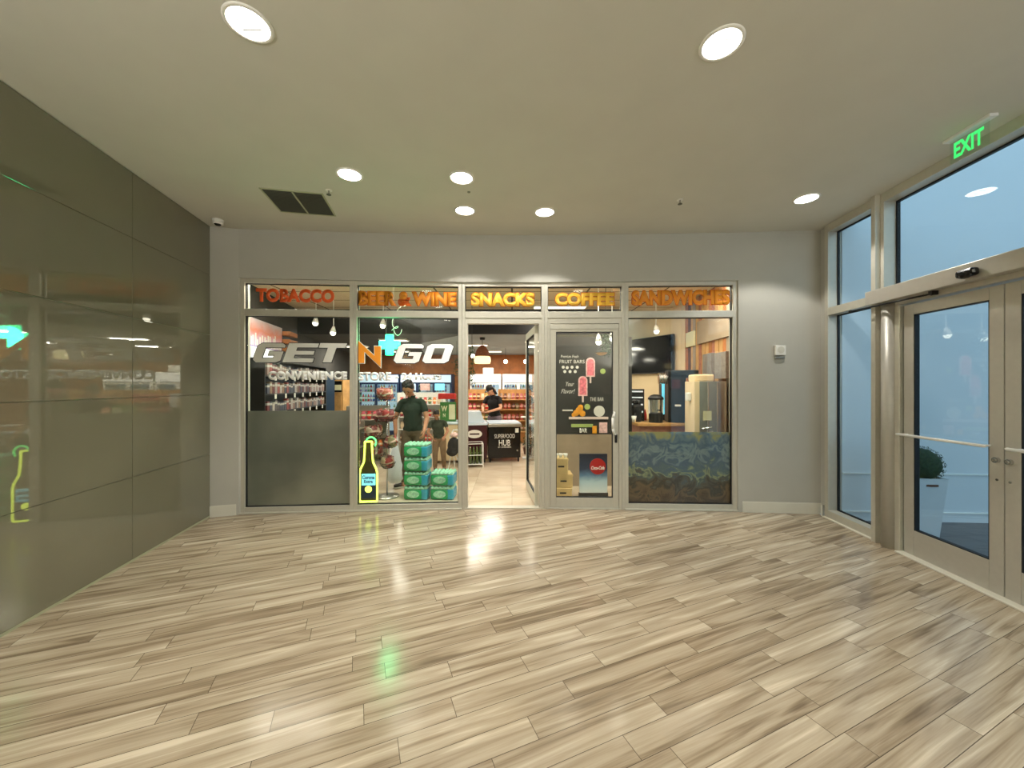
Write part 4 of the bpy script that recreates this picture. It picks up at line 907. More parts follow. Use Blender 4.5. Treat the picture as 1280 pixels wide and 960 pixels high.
# ---- freezers in the doorway view
t = thing('pale_chest_freezer', 'pale chest freezer with a bluish lid left of the dark freezers', 'freezer', (-1.58, 7.7, 0), R(8))
MB().bb(0, .50, 0, .6, .05, .80, .02).build('body', 'cream_wall', t); MB().bb(-.01, .51, -.02, .6, .80, .84, .01).build('lid', 'freezer_top', t)
for x in (.05, .45):
    for y in (.08, .5): MB().cyl((x, y, 0), (x, y, .06), .02).build('foot', 'black_plastic', t)
t = thing('maroon_freezer', 'dark maroon ice cream freezer with an oval sign and sloped glass top', 'freezer', (-1.04, 7.72, 0), R(9))
MB().bb(0, .53, 0, .65, .07, .78, .01).build('body', 'maroon', t); MB().bb(-.01, .54, -.02, .65, .78, .83, .008).build('rim', 'freezer_top', t)
mb = MB(); mb.prism([(0, 0), (.42, 0), (.42, .55), (0, .55)], .83, .84)
mb.plate([(.02, .84), (.48, .84), (.40, 1.06), (.08, 1.06)], .04, .5); mb.build('sloped_canopy', 'freezer_top', t)
mb = MB(); tri = [(.27+.155*math.cos(a_), .60+.085*math.sin(a_)) for a_ in [2*PI*i/28 for i in range(28)]]; tri_plate(mb, tri, -.006, .0); mb.build('oval_sign', 'white_plastic', t)
MB().box((.27, -.008, .60), (.20, .003, .03), bev=.001).build('oval_script', 'maroon', t)
for x in (.05, .48): MB().cyl((x, .06, 0), (x, .06, .08), .02).build('caster', 'black_plastic', t)
t = thing('black_freezer', 'black chest freezer lettered SUPERFOOD HUB in the doorway view', 'freezer', (-.49, 7.80, 0), R(9))
MB().bb(0, .68, 0, .65, .09, .74, .008).build('body', 'black_gloss', t); MB().bb(-.01, .70, -.03, .66, .74, .80, .008).build('rim', 'steel', t); MB().bb(.01, .68, .0, .64, .80, .825, .006).build('glass_lid', 'freezer_top', t)
text_obj('front_text', 'SUPERFOOD', .43, .085, 'vinyl_white', t, (.34, -.003, .545), bold=-.005); text_obj('front_text', 'HUB', .24, .125, 'vinyl_white', t, (.34, -.003, .405), bold=.005)
text_obj('small_text', 'BY GREENERS', .27, .028, 'vinyl_silver', t, (.34, -.003, .315), bold=.01)
MB().box((.60, -.002, .66), (.07, .004, .09)).build('sticker', 'white_plastic', t); MB().cyl((.61, -.006, .24), (.61, 0, .24), .018).build('drain_cap', 'steel', t)
for x in (.04, .64): MB().cyl((x, .06, 0), (x, .06, .10), .02).build('caster', 'black_plastic', t)
t = thing('wire_crate_rack', 'small white wire rack of bottles on the floor before the maroon freezer', 'wire rack', (-.98, 7.30, 0), R(9))
mb = MB()
for x in (0, .42):
    for y in (0, .28): mb.cyl((x, y, 0), (x, y, .46), .009, 8)
for z in (.06, .24, .46):
    mb.tube([(0, 0, z), (.42, 0, z), (.42, .28, z), (0, .28, z)], .007, 6, True)
mb.build('wire_frame', 'white_metal', t); MB().bb(.0, .42, 0, .28, .05, .062).build('tray', 'white_metal', t)
sb_ = MB().lathe([(.001, 0), (.026, 0), (.026, .22), (.012, .28), (.012, .31), (.001, .31)], n=12).build('glass_bottle', rand_mat('green_bottles', [lin(92, 104, 60), lin(150, 150, 96), lin(66, 84, 48), lin(186, 182, 150)], .2), None, True)
tag(sb_, 'bottle standing in the white wire rack', 'bottle', 'bottles in the white wire rack'); m_ = Matrix.Translation(t.location) @ Matrix.Rotation(R(9), 4, 'Z'); first = True
for k in range(6):
    for j in range(2):
        o = sb_ if first else clone(sb_); first = False; o.location = m_ @ Vector((.045+k*.066, .07+j*.13, .063))
# thin chrome stanchion right of the freezer and a low planter
t = thing('chrome_display_stand', 'thin pale stand with a small ledge right of the black freezer', 'stand', (.33, 8.3, 0)); MB().cyl((0, 0, 0), (0, 0, .92), .012).bb(-.13, .13, -.1, .1, .9, .915).bb(-.1, .1, -.1, .1, 0, .015).build('frame', 'white_metal', t)
t = thing('floor_plant', 'small green potted plant on a dark base beyond the black freezer', 'plant', (.36, 8.8, 0)); MB().lathe([(.08, 0), (.11, .16), (.1, .16), (.001, .14)]).build('pot', 'dark_wood', t)
mb = MB(); rr = random.Random(4)
for j in range(160):
    a = Vector((rr.gauss(0, .06), rr.gauss(0, .06), .16+abs(rr.gauss(0, .14)))); d = Vector((rr.gauss(0, 1), rr.gauss(0, 1), rr.gauss(.4, .6))).normalized()*.06; e = d.cross(Vector((0, 0, 1))).normalized()*.018
    mb.bm.faces.new([mb.bm.verts.new(v) for v in (a, a+d*.5+e, a+d, a+d*.5-e)])
mb.build('foliage', 'leaf', t, norm=False)

# ---- shrink-wrapped water packs
def water_pack(x, y, z, s, lab, grp=None, w_=.34, d_=.26, h_=.205):
    t = thing('water_pack', lab, 'water pack', (x, y, z), R(-3), grp)
    mb = MB(); mb.box((0, 0, .075), (w_, d_, .15), bev=.03); mb.build('shrink_wrap', 'pack_green', t, True)
    MB().box((w_*.36, 0, .076), (w_*.285, d_+.004, .146), bev=.02).build('teal_print', 'pack_teal', t, True)
    mb = MB(); mb.box((0, 0, .16), (w_*.95, d_*.93, .03), bev=.012).build('upper_film', 'pack_film', t)
    mb = MB(); oval = [(-.03+.088*math.cos(a_), .082+.05*math.sin(a_)) for a_ in [2*PI*i/24 for i in range(24)]]; tri_plate(mb, oval, -d_/2-.006, -d_/2-.001); mb.build('oval_logo', 'pack_film', t)
    mb = MB()
    for k in range(6):
        for j in range(4):
            mb.lathe([(.026, .155), (.026, .172), (.018, .182), (.014, .190), (.001, .191)], (-w_/2+.03+k*(w_-.06)/5, -d_/2+.03+j*(d_-.06)/3, 0), 10)
    mb.build('bottle_tops', 'bottle_water', t, True)['kind'] = 'stuff'
    return t
q = P(521, 627, 5.25); Yp = 5.38
for k in range(4): water_pack(-1.345, Yp, k*.200, 1, ['bottom', 'second from the bottom', 'third from the bottom', 'topmost'][k]+' green water pack in the tall stack of four' if k in (1, 2) else ['bottommost', '', '', 'topmost'][k]+' green water pack of the tall stack of four')
for k in range(2): water_pack(-.975, Yp, k*.200, 1, ['lower', 'upper'][k]+' green water pack of the short stack by the doorway', w_=.33)

# ---- basket stand of snacks
bx, by = -1.80, 5.42
t = thing('basket_stand', 'tiered wire basket stand on a steel pole behind the window', 'display stand', (bx, by, 0))
MB().lathe([(.001, 0), (.17, 0), (.17, .012), (.03, .02), (.001, .02)]).build('base_plate', 'steel', t, True); MB().cyl((0, 0, .015), (0, 0, 1.5), .013).build('pole', 'chrome', t, True)
bags = MB(); bags.sph((0, 0, 0), .062, (1, .4, 1.25)); bags.box((0, 0, .076), (.10, .006, .012)); bags.box((0, 0, -.076), (.10, .006, .012))
bag0 = bags.build('snack_bag', 'pink_snack_mix', None, True); tag(bag0, 'snack bag in a basket of the tiered stand', 'snack bag', 'bags in the tiered basket stand'); first = True
rr = random.Random(11)
for cx, cy, z, r_ in ((-.03, 0, 1.40, .14), (-.03, 0, 1.09, .17), (-.20, 0, .86, .15), (.06, -.02, .72, .10), (-.18, .02, .55, .14), (.01, 0, .42, .11)):
    b_ = bpy.data.objects.new('basket', None); COL.objects.link(b_); b_.parent = t; b_.location = (cx, cy, z)
    mb = MB(); n_ = 18
    for rad, zz in ((r_, .07), (r_*.85, .03), (r_*.62, 0)): mb.tube([(rad*math.cos(2*PI*i/n_), rad*math.sin(2*PI*i/n_), zz) for i in range(n_)], .0035, 5, True)
    for i in range(12): a_ = 2*PI*i/12; mb.tube([(0, 0, -.005), (r_*.62*math.cos(a_), r_*.62*math.sin(a_), 0), (r_*math.cos(a_), r_*math.sin(a_), .07)], .0028, 5)
    mb.tube([(0, 0, -.005), (-cx, -cy, -.03)], .006, 6)
    mb.build('wire_bowl', 'black_plastic', b_)
    for k in range(9 if r_ > .13 else 5):
        o = bag0 if first else clone(bag0); first = False; a_ = 2*PI*k/(9 if r_ > .13 else 5)+.3; wh = {1.40: 'topmost', 1.09: 'second', .86: 'middle left', .72: 'middle right', .55: 'lower left', .42: 'lowest'}[z]
        o['label'] = 'snack bag in the '+wh+' basket of the tiered stand'; o['group'] = 'bags in the '+wh+' basket'
        o.location = (bx+cx+r_*.62*math.cos(a_), by+cy+r_*.62*math.sin(a_), z+.075+.02*rr.random()); o.rotation_euler = (R(rr.uniform(-20, 20)), R(rr.uniform(-25, 25)), a_+PI/2)
t = thing('small_packet_rack', 'low wire rack of snack packets left of the basket stand', 'display rack', (-2.45, 5.75, 0)); MB().bb(-.16, .16, -.1, .1, .0, .02).bb(-.16, .16, .08, .1, 0, 1.05).bb(-.16, .16, -.1, .1, .94, .955).bb(-.16, .16, -.1, .1, .66, .675).bb(-.16, .16, -.1, .1, .36, .375).build('rack_frame', 'steel', t)
g = clone(bag0); g['label'] = 'snack packet on the low rack left of the basket stand'; g['group'] = 'packets on the low rack'; first = True
for z in (.955, .675, .375):
    for k in range(3):
        o = g if first else clone(g); first = False; o.location = (-2.55+k*.10, 5.68, z+.082); o.rotation_euler = (0, 0, rr.uniform(-.2, .2))

# ---- behind the closed door: chalkboard menu, ledge, boxes, poster
BY = 6.0
def bX(px, Y=BY): return (px-640)/F*Y
def bZ(py, Y=BY): return HC+(HZ-py)/F*Y
t = thing('menu_chalkboard', 'dark chalkboard with ice lolly pictures behind the closed door', 'menu board', (0, BY, 0))
MB().bb(bX(694), bX(790), 0, .04, bZ(543), bZ(433), .003).build('board', 'chalkboard', t)
MB().bb(bX(694), bX(790), 0, .06, bZ(421), bZ(433), .003).build('top_rail', 'charcoal', t)
def lolly(cx, cy0, cy1, w_, m_):
    g_ = bpy.data.objects.new('ice_lolly', None); COL.objects.link(g_); g_.parent = t; x = bX(cx); z0 = bZ(cy1); z1 = bZ(cy0); r_ = w_/2
    mb = MB(); tri_plate(mb, [(x-r_, z0), (x+r_, z0)]+[(x+r_*math.cos(a_), z1-r_+r_*math.sin(a_)) for a_ in [PI*i/12 for i in range(13)]], -.01, 0); mb.build('ice', m_, g_)
    mb = MB(); tri_plate(mb, [(x-r_*.75, z0+.02), (x+r_*.75, z0+.02)]+[(x+r_*.72*math.cos(a_), z1-r_+r_*.72*math.sin(a_)) for a_ in [PI*i/12 for i in range(13)]], -.012, -.01); mb.build('ice_core', 'ice_pink', g_)
    MB().bb(x-.014, x+.014, -.008, 0, z0-.10, z0, .003).build('stick', 'stick', g_)
lolly(738, 447, 471, .145, 'ice_pale'); lolly(728.5, 470, 495, .145, 'ice_pale')
text_obj('chalk_text', 'Premium Fresh', .28, .045, 'chalk', t, (bX(712), -.003, bZ(445.5)), bold=.0, shear=.2)
text_obj('chalk_text', 'FRUIT BARS', .40, .055, 'chalk', t, (bX(715), -.003, bZ(452)), bold=.0)
text_obj('chalk_text', 'Your', .13, .07, 'chalk', t, (bX(712.5), -.003, bZ(480)), bold=0, shear=.35); text_obj('chalk_text', 'Flavor!', .22, .07, 'chalk', t, (bX(710), -.003, bZ(489)), bold=0, shear=.35)
text_obj('chalk_text', 'THE BAR', .22, .06, 'chalk', t, (bX(746), -.003, bZ(499)), bold=.0)
for k, (x, y) in enumerate(((704, 459), (709, 459.5), (715, 459), (721.5, 459), (706, 464.5), (712.5, 464.5), (719, 464.5))):
    MB().lathe([(.001, 0), (.024, 0), (.024, .004), (.001, .004)], n=20).build('flavour_dot', 'chalk', t).matrix_local = Matrix.Translation((bX(x), -.0, bZ(y))) @ Matrix.Rotation(PI/2, 4, 'X')
for x, y, r_, m_ in ((753.5, 464, .042, 'lime_round'), (734, 508.5, .045, 'lime_round'), (749, 514, .088, 'chalk')):
    MB().lathe([(.001, 0), (r_, 0), (r_, .006), (.001, .006)], n=28).build('round_badge', m_, t).matrix_local = Matrix.Translation((bX(x), 0, bZ(y))) @ Matrix.Rotation(PI/2, 4, 'X')
mb = MB(); 
for dx, dz, r_ in ((0, 0, .06), (-.05, -.04, .05), (.05, -.05, .05), (.02, .05, .045), (-.09, -.07, .035)): mb.sph((bX(724)+dx, -.01, bZ(513)+dz), r_, (1, .12, 1))
mb.build('fruit_picture', 'orange_fruit', t)
MB().bb(bX(711), bX(760), -.02, 0, bZ(524), bZ(521), .001).build('printed_ledge', 'stick', t); MB().bb(bX(714), bX(741), -.01, 0, bZ(534), bZ(530)).build('printed_bar', 'lime_round', t)
text_obj('chalk_text', 'BAR', .12, .07, 'chalk', t, (bX(729), -.012, bZ(538)), bold=.05)
MB().box((bX(743), -.01, bZ(537)), (.07, .01, .12), bev=.003).build('yellow_print', 'orange_fruit', t); MB().bb(bX(749), bX(759), -.008, 0, bZ(541), bZ(528)).build('pink_print', 'ice_pale', t)
MB().bb(bX(703), bX(716), -.006, 0, bZ(513.8), bZ(512)).build('chalk_rule', 'chalk', t)
o = MB().bb(bX(694), bX(790), .0, .5, 0, bZ(543), .006).build('service_counter', 'brown_grey'); o.location = (0, BY, 0); tag(o, 'beige service counter below the menu chalkboard', 'counter')
for k, (x0, x1, z0, z1, y_) in enumerate(((.60, .855, 0, .135, 5.36), (.605, .87, .137, .33, 5.38), (.60, .80, .332, .56, 5.36))):
    t = thing('wooden_crate', ['lowest', 'middle', 'topmost'][k]+' pale crate in the stack behind the closed door', 'crate', ((x0+x1)/2, y_, z0)); h = z1-z0; w2_ = (x1-x0)/2
    MB().bb(-w2_, w2_, 0, .26, 0, h, .006).build('body', 'crate_wood', t); MB().box((.0, -.004, h*.5), (.09, .008, .022), bev=.003).build('hand_hole', 'black_plastic', t); MB().bb(-w2_-.004, w2_+.004, -.006, 0, h-.03, h, .002).build('rim', 'crate_wood', t)
mat('cup_white', lin(230, 228, 220), .4)
cup = MB().lathe([(.024, 0), (.034, .06), (.001, .06)], n=16).build('paper_cup', 'cup_white', None, True); tag(cup, 'white cup upside down on the topmost crate', 'cup', 'cups on the topmost crate')
for k in range(3):
    o = cup if k == 0 else clone(cup); o.location = (.63+k*.07, 5.42, .562)
t = thing('drink_poster', 'snowy blue poster with a red cola disc behind the closed door', 'poster', (1.16, 5.40, 0)); MB().bb(-.19, .21, 0, .03, .06, .62, .003).build('poster_board', 'poster_snow', t)
MB().lathe([(.001, 0), (.115, 0), (.115, .006), (.001, .006)], n=32).build('red_disc', 'cola_red', t).matrix_local = Matrix.Translation((.07, -.0, .44)) @ Matrix.Rotation(PI/2, 4, 'X')
text_obj('disc_text', 'Coca-Cola', .19, .05, 'vinyl_white', t, (.07, -.008, .42), bold=.02, shear=.3); MB().bb(-.2, .22, -.005, .04, .0, .06, .003).build('stand_base', 'black_plastic', t)

# ---- right window: television, wall panels, coffee counter
d = (tv0-tv1); ta_ = math.atan2(d.y, d.x); nrm = Vector((d.y, -d.x)).normalized()
A_ = Vector((bX(792, 8.15), 8.15)); c_ = tv1.lerp(tv0, .50)
t = thing('television', 'large black flat television on the cream shop wall', 'television', (c_.x+nrm.x*.06, c_.y+nrm.y*.06, 2.21), ta_)
MB().box((0, 0, 0), (1.30, .05, .74), bev=.006).build('casing', 'black_plastic', t); MB().box((0, -.026, .004), (1.27, .004, .70)).build('screen', 'tv_screen', t); MB().box((0, .045, 0), (.3, .05, .3)).build('wall_bracket', 'black_plastic', t)
def rw(Y, off): q = Vector((srx(Y)-off, Y)); return q
ra_ = math.atan2(-1, -.085)
def rpanel(name, px0, px1, pyt0, pyb0, lab, cat, m, th=.03, off=.05):
    # panel on the right shop wall between two pixel columns; heights read at the nearer column
    c0 = 2.6-off
    Ya = c0/((px0-640)/F-.085); Yb = c0/((px1-640)/F-.085)
    z1 = HC+(HZ-pyt0)/F*Yb; z0 = HC+(HZ-pyb0)/F*Yb
    a = Vector((c0+.085*Ya, Ya)); t = thing(name, lab, cat, (a.x, a.y, z0), ra_); L_ = (Ya-Yb)*1.0036
    MB().bb(0, L_, 0, th, 0, z1-z0, .004).build('panel', m, t); return t, L_, z1-z0
rpanel('wide_wall_panel', 871, 911, 386, 420, 'wide beige panel high on the boarded wall', 'wall panel', 'brown_grey')
rpanel('small_wall_notice', 857, 867, 413, 432, 'small cream notice beside the television', 'notice', 'cream_print')
rpanel('stone_wall_panel', 878, 889, 441, 468, 'narrower stone-grey panel on the boarded wall', 'wall panel', 'stone_grey', .06, .09)
rpanel('stone_wall_panel', 893, 907, 439, 473, 'wider stone-grey panel at the right end of the boarded wall', 'wall panel', 'stone_grey', .06, .09)
t = thing('coffee_counter', 'brick-fronted counter with a dark top behind the mural window', 'counter', (0, 0, 0))
MB().prism([(1.96, 5.80), (2.84, 5.80), (2.84, 6.5), (1.96, 6.5)], 0, .98).build('body', 'brick_red', t); MB().prism([(1.93, 5.76), (2.86, 5.76), (2.86, 6.54), (1.93, 6.54)], .98, 1.02).build('worktop', 'pale_wood', t)
CTZ = 1.021
# tall black grinder with steel hopper
q = P(847, 535, 5.9); t = thing('coffee_grinder_machine', 'tall black coffee machine with a steel cylinder at its upper left', 'coffee machine', (q.x, 5.95, CTZ), R(-12))
MB().bb(-.14, .12, -.12, .2, 0, .76, .012).bb(-.14, .30, -.12, .16, .70, .82, .012).build('body', 'black_plastic', t); MB().cyl((-.26, .02, .69), (-.14, .02, .69), .085, 24).build('steel_cylinder', 'chrome', t, False)
for k in range(3): MB().lathe([(.086, 0), (.09, .006), (.086, .012)], n=24).build('ring', 'steel', t).matrix_local = Matrix.Translation((-.25+k*.04, .02, .69)) @ Matrix.Rotation(PI/2, 4, 'Y')
MB().box((.0, -.125, .27), (.09, .01, .03), bev=.003).build('badge', 'white_plastic', t); MB().box((-.03, -.124, .6), (.12, .008, .14)).build('control_panel', 'maroon', t)
q = P(833, 535, 6.3); t = thing('lit_drink_dispenser', 'slim dispenser with a glowing cyan side', 'drink dispenser', (q.x-.0, 6.32, CTZ), R(-12)); MB().bb(-.08, .06, -.05, .2, 0, .64, .008).build('body', 'black_plastic', t); MB().bb(-.075, .055, -.06, -.05, .1, .63, .002).build('lit_panel', 'cyan_lit', t)
q = P(825, 530, 5.75); t = thing('coffee_airpot', 'steel coffee airpot with a black lid and base', 'airpot', (q.x, 5.92, CTZ))
MB().lathe([(.105, 0), (.105, .14), (.095, .16), (.001, .16)], n=28).build('base', 'black_plastic', t, False); MB().lathe([(.085, .16), (.085, .36), (.001, .36)], n=28).build('urn_body', 'chrome', t, False); MB().lathe([(.12, .36), (.115, .39), (.08, .425), (.03, .44), (.001, .44)], n=28).build('lid', 'black_plastic', t, True)
MB().bb(-.11, -.095, -.02, .02, .14, .38).bb(.095, .11, -.02, .02, .14, .38).build('side_strap', 'white_plastic', t); MB().cyl((0, -.15, .2), (0, -.09, .2), .012).build('tap', 'black_plastic', t)
q = P(806, 505, 6.6); t = thing('pastry_display', 'small dark display case with lit white shelves', 'display case', (2.05, 6.28, CTZ), R(-20)); mb = MB(); mb.bb(-.15, .15, .2, .22, 0, .52).bb(-.15, -.13, -.1, .22, 0, .52).bb(.13, .15, -.1, .22, 0, .52).bb(-.15, .15, -.1, .22, .5, .52).bb(-.15, .15, -.1, .22, 0, .03).build('case', 'black_plastic', t)
for z in (.14, .26, .38): MB().bb(-.13, .13, -.09, .2, z-.006, z+.006).build('shelf', 'white_lit', t)
MB().bb(-.13, .13, -.09, .0, .47, .495).build('light_strip', 'white_lit', t)
q = P(793, 500, 6.4); t = thing('black_utensil_caddy', 'black caddy at the left end of the coffee counter', 'caddy', (1.99, 6.02, CTZ)); MB().box((0, 0, .14), (.14, .16, .28), bev=.03).build('body', 'black_plastic', t); MB().sph((-.02, 0, .32), .05).sph((.04, .02, .30), .045).build('lids', 'black_gloss', t, True)
# stainless cabinet machine at the right with glass sides
q = P(885, 535, 5.25); t = thing('steel_brewer_cabinet', 'boxy stainless machine with a cream side and hanging notice', 'coffee machine', (2.76, 5.36, .60), R(-8))
MB().bb(-.19, -.12, -.12, .3, .3, 1.06, .006).build('cream_side', 'cream_wall', t); MB().bb(-.12, .24, -.10, .3, .3, 1.06, .006).build('cabinet', 'steel', t)
for x in (0, .12, .225): MB().bb(x-.008, x+.008, -.115, -.10, .3, 1.05).build('rail', 'brown_grey', t)
MB().box((-.02, -.12, .58), (.11, .006, .13)).build('notice', 'cream_print', t); MB().bb(-.16, .1, -.05, .25, 1.06, 1.16, .02).build('top_hopper', 'cream_wall', t); MB().bb(-.25, -.19, .0, .1, .78, .9, .012).build('side_knob', 'white_plastic', t)
MB().tube([(-.09, -.125, .40), (.03, -.125, .42)], .008).tube([(-.06, -.125, .34), (.05, -.125, .36)], .006).build('tap_bar', 'chrome', t)
MB().bb(-.2, .25, -.12, .32, .262, .30, .004).build('shelf_plate', 'brown_grey', t)
for x in (-.18, .23):
    for y in (-.1, .29): MB().bb(x-.012, x+.012, y-.012, y+.012, -.60, .262).build('leg', 'black_plastic', t)
q = P(809, 535, 5.5); o = MB().lathe([(.025, 0), (.04, .10), (.001, .10)], n=16).build('paper_cup', 'cup_white', None, True); o.location = (1.93, 5.95, CTZ); tag(o, 'white paper cup at the left end of the coffee counter', 'cup')
for k in range(3):
    o = clone(bpy.data.objects['paper_cup'], None) if False else MB().lathe([(.001, 0), (.028, 0), (.028, .10), (.012, .15), (.012, .18), (.001, .18)], n=12).build('syrup_bottle', ['orange_fruit', 'dark_wood', 'sign_red'][k], None, True)
    o.location = (2.08+k*.07, 6.33-k*.03, CTZ); tag(o, ['amber', 'brown', 'red'][k]+' syrup bottle at the back of the coffee counter', 'bottle')

# ------------------------------------------------------------ people
def person(name, lab, loc, rz, H, J, skin, shirt, trousers, hair, shoes='black_plastic', sleeve=.5, tr_len=1.0, cap=None, longhair=False):
    """J: joints in metres, x = picture right when facing -y, z up; body is one remeshed surface"""
    s = H/1.72; hs_ = J.get('hs', 1.0); t = thing(name, lab, 'person', loc, rz); V = lambda k: Vector(J[k])
    hd_ = V('head'); hr = .092*s*hs_
    look = Vector(J.get('look', (0, -1, -.3))).normalized(); upv = Vector((0, 0, 1)); side = look.cross(upv).normalized(); up2 = side.cross(look).normalized()
    hm = Matrix((( side.x, -look.x, up2.x), (side.y, -look.y, up2.y), (side.z, -look.z, up2.z)))   # local: x side, -y look, z up
    def hp(x, y, z): return hd_+hm @ Vector((x*s*hs_, y*s*hs_, z*s*hs_))
    rot = hm.to_4x4()
    mb = MB()
    mb.sph(hp(0, 0, .02), hr, (.80, .98, 1.05), 3, rot); mb.sph(hp(0, -.022, -.045), hr*.66, (.88, .95, 1.05), 2, rot)           # skull, jaw
    mb.capsule(hp(0, -.088, .012), .008*s, hp(0, -.104, -.018), .013*s); mb.sph(hp(0, -.086, -.052), .016*s, (1.4, .7, .8), 2, rot)  # nose, lips
    mb.sph(hp(.074, .005, -.005), .020*s, (.4, .8, 1.3), 2, rot); mb.sph(hp(-.074, .005, -.005), .020*s, (.4, .8, 1.3), 2, rot)      # ears
    ch = V('chest'); pv = V('pelvis'); nk = V('neck')
    mb.capsule(hp(0, .015, -.06), .050*s, nk, .056*s)
    mb.capsule(nk, .052*s, ch, .09*s)
    mid = (ch+pv)/2; sl, sr = V('sL'), V('sR'); hl, hr_ = V('hL'), V('hR')
    mb.capsule(sl.lerp(sr, .16), .042*s, sr.lerp(sl, .16), .042*s); mb.sph(ch, .118*s, (1.16, .78, 1.1)); mb.sph(mid, .112*s, (1.15, .82, 1.2)); mb.sph(pv, .125*s, (1.2, .85, .95))
    for a in 'LR':
        mb.capsule(V('s'+a)-Vector((0, 0, .015*s)), .040*s, V('e'+a), .038*s); mb.capsule(V('e'+a), .037*s, V('w'+a), .026*s)
        mb.capsule(V('h'+a), .080*s, V('k'+a), .053*s); mb.capsule(V('k'+a), .052*s, V('a'+a), .036*s); mb.capsule(V('a'+a), .036*s, V('a'+a)+Vector((0, -.05, -.03))*s, .034*s)
        w = V('w'+a); fd = (w-V('e'+a)).normalized(); fd = Vector(J.get('f'+a, tuple(fd))).normalized()
        sd = Vector((0, 1, 0)) if abs(fd.y) < .8 else Vector((1, 0, 0)); sd = (sd-fd*sd.dot(fd)).normalized(); nm = fd.cross(sd)
        pc = w+fd*.045*s
        for k in (-1, 0, 1): mb.capsule(w+fd*.01*s, .017*s, w+fd*.078*s+sd*.023*s*k, .013*s)
        curl = nm*(1 if a == 'L' else -1)
        for k, ln in zip((-1.5, -.5, .5, 1.5), (.066, .076, .072, .056)):
            b0 = w+fd*.082*s+sd*.018*s*k; b1 = b0+(fd*.9+curl*.35).normalized()*ln*.5*s; b2_ = b1+(fd*.5+curl*.8).normalized()*ln*.5*s
            mb.capsule(b0, .0092*s, b1, .0085*s, 8); mb.capsule(b1, .0085*s, b2_, .0075*s, 8)
        th0 = w+fd*.03*s-sd*.028*s; mb.capsule(th0, .012*s, th0+(fd*.7-sd*.6+curl*.4).normalized()*.035*s, .010*s, 8); mb.capsule(th0+(fd*.7-sd*.6+curl*.4).normalized()*.035*s, .010*s, th0+(fd*.7-sd*.6+curl*.4).normalized()*.035*s+(fd*.9+curl*.4).normalized()*.028*s, .0085*s, 8)
    mesh_obj('body', bake_remesh(mb, .0065*s, 3), skin, t)
    # eyes, brows, mouth
    for k in (-1, 1):
        MB().sph(hp(k*.031, -.076, .012), .0085*s).build('eye', 'black_gloss', t, True)
        MB().capsule(hp(k*.018, -.087, .030), .004*s, hp(k*.046, -.078, .031), .003*s).build('eyebrow', 'hair_black', t, True)
    MB().capsule(hp(-.02, -.093, -.052), .0045*s, hp(.02, -.093, -.052), .0045*s).build('mouth', 'lips', t, True)
    # hair
    mb = MB(); mb.sph(hp(0, .020, .045), hr*1.05, (.86, .98, .93), 3, rot); mb.sph(hp(0, .055, -.005), hr*.80, (.95, .8, 1.1), 2, rot); rr = random.Random(2)
    for i in range(46):
        a_ = rr.uniform(0, 2*PI); e_ = rr.uniform(.35, 1.5); v = Vector((math.cos(a_)*math.cos(e_)*.078, .02+math.sin(a_)*math.cos(e_)*.088, .052+math.sin(e_)*.085)); mb.sph(hp(*v), .017*s, (1, 1, 1), 1)
    if longhair:
        for k in (-1, -.5, 0, .5, 1): mb.capsule(hp(k*.06, .05, .02), .035*s, hp(k*.075, .07, -.16), .022*s)
    mesh_obj('hair', bake_remesh(mb, .008*s, 2), hair, t)
    if cap:
        mb = MB(); mb.sph(hp(0, .012, .055), hr*1.08, (.88, 1.0, .85), 3, rot); mb.sph(hp(0, -.10, .045), .06*s, (1.1, 1.0, .16), 2, rot); mesh_obj('cap', bake_remesh(mb, .007*s, 2), cap, t)
    # shirt
    mb = MB(); mb.capsule(sl.lerp(sr, .10), .056*s, sr.lerp(sl, .10), .056*s); mb.sph(ch, .140*s, (1.20, .84, 1.15)); mb.sph(mid, .138*s, (1.14, .86, 1.25)); mb.sph(pv+Vector((0, 0, .04*s)), .142*s, (1.18, .88, .8)); mb.capsule(nk-Vector((0, 0, .02*s)), .064*s, ch, .11*s)
    mb.capsule(ch, .13*s, pv+Vector((0, 0, .06*s)), .135*s)
    for a in 'LR': S_, E_ = V('s'+a), V('e'+a); mb.capsule(S_-Vector((0, 0, .02*s)), .054*s, S_.lerp(E_, sleeve), .053*s)
    so = mesh_obj('shirt', bake_remesh(mb, .011*s, 4), shirt, t)
    mb = MB(); c0 = nk+Vector((0, -.012*s, .012*s))
    for i in range(14):
        a_ = 2*PI*i/14; b__ = 2*PI*(i+1)/14
        if 9.6 < i+.5 < 11.4: continue
        mb.capsule(c0+Vector((math.cos(a_)*.056, math.sin(a_)*.054, .004+.006*math.sin(a_)))*s, .010*s, c0+Vector((math.cos(b__)*.056, math.sin(b__)*.054, .004+.006*math.sin(b__)))*s, .010*s, 6)
    mb.build('collar', shirt, so, True)
    # trousers
    mb = MB(); mb.sph(pv, .136*s, (1.18, .90, .95))
    for a in 'LR': mb.capsule(V('h'+a), .096*s, V('k'+a), .072*s); K_, A__ = V('k'+a), V('a'+a); mb.capsule(K_, .072*s, K_.lerp(A__, tr_len*.93), .058*s)
    mesh_obj('trousers', bake_remesh(mb, .011*s, 4), trousers, t)
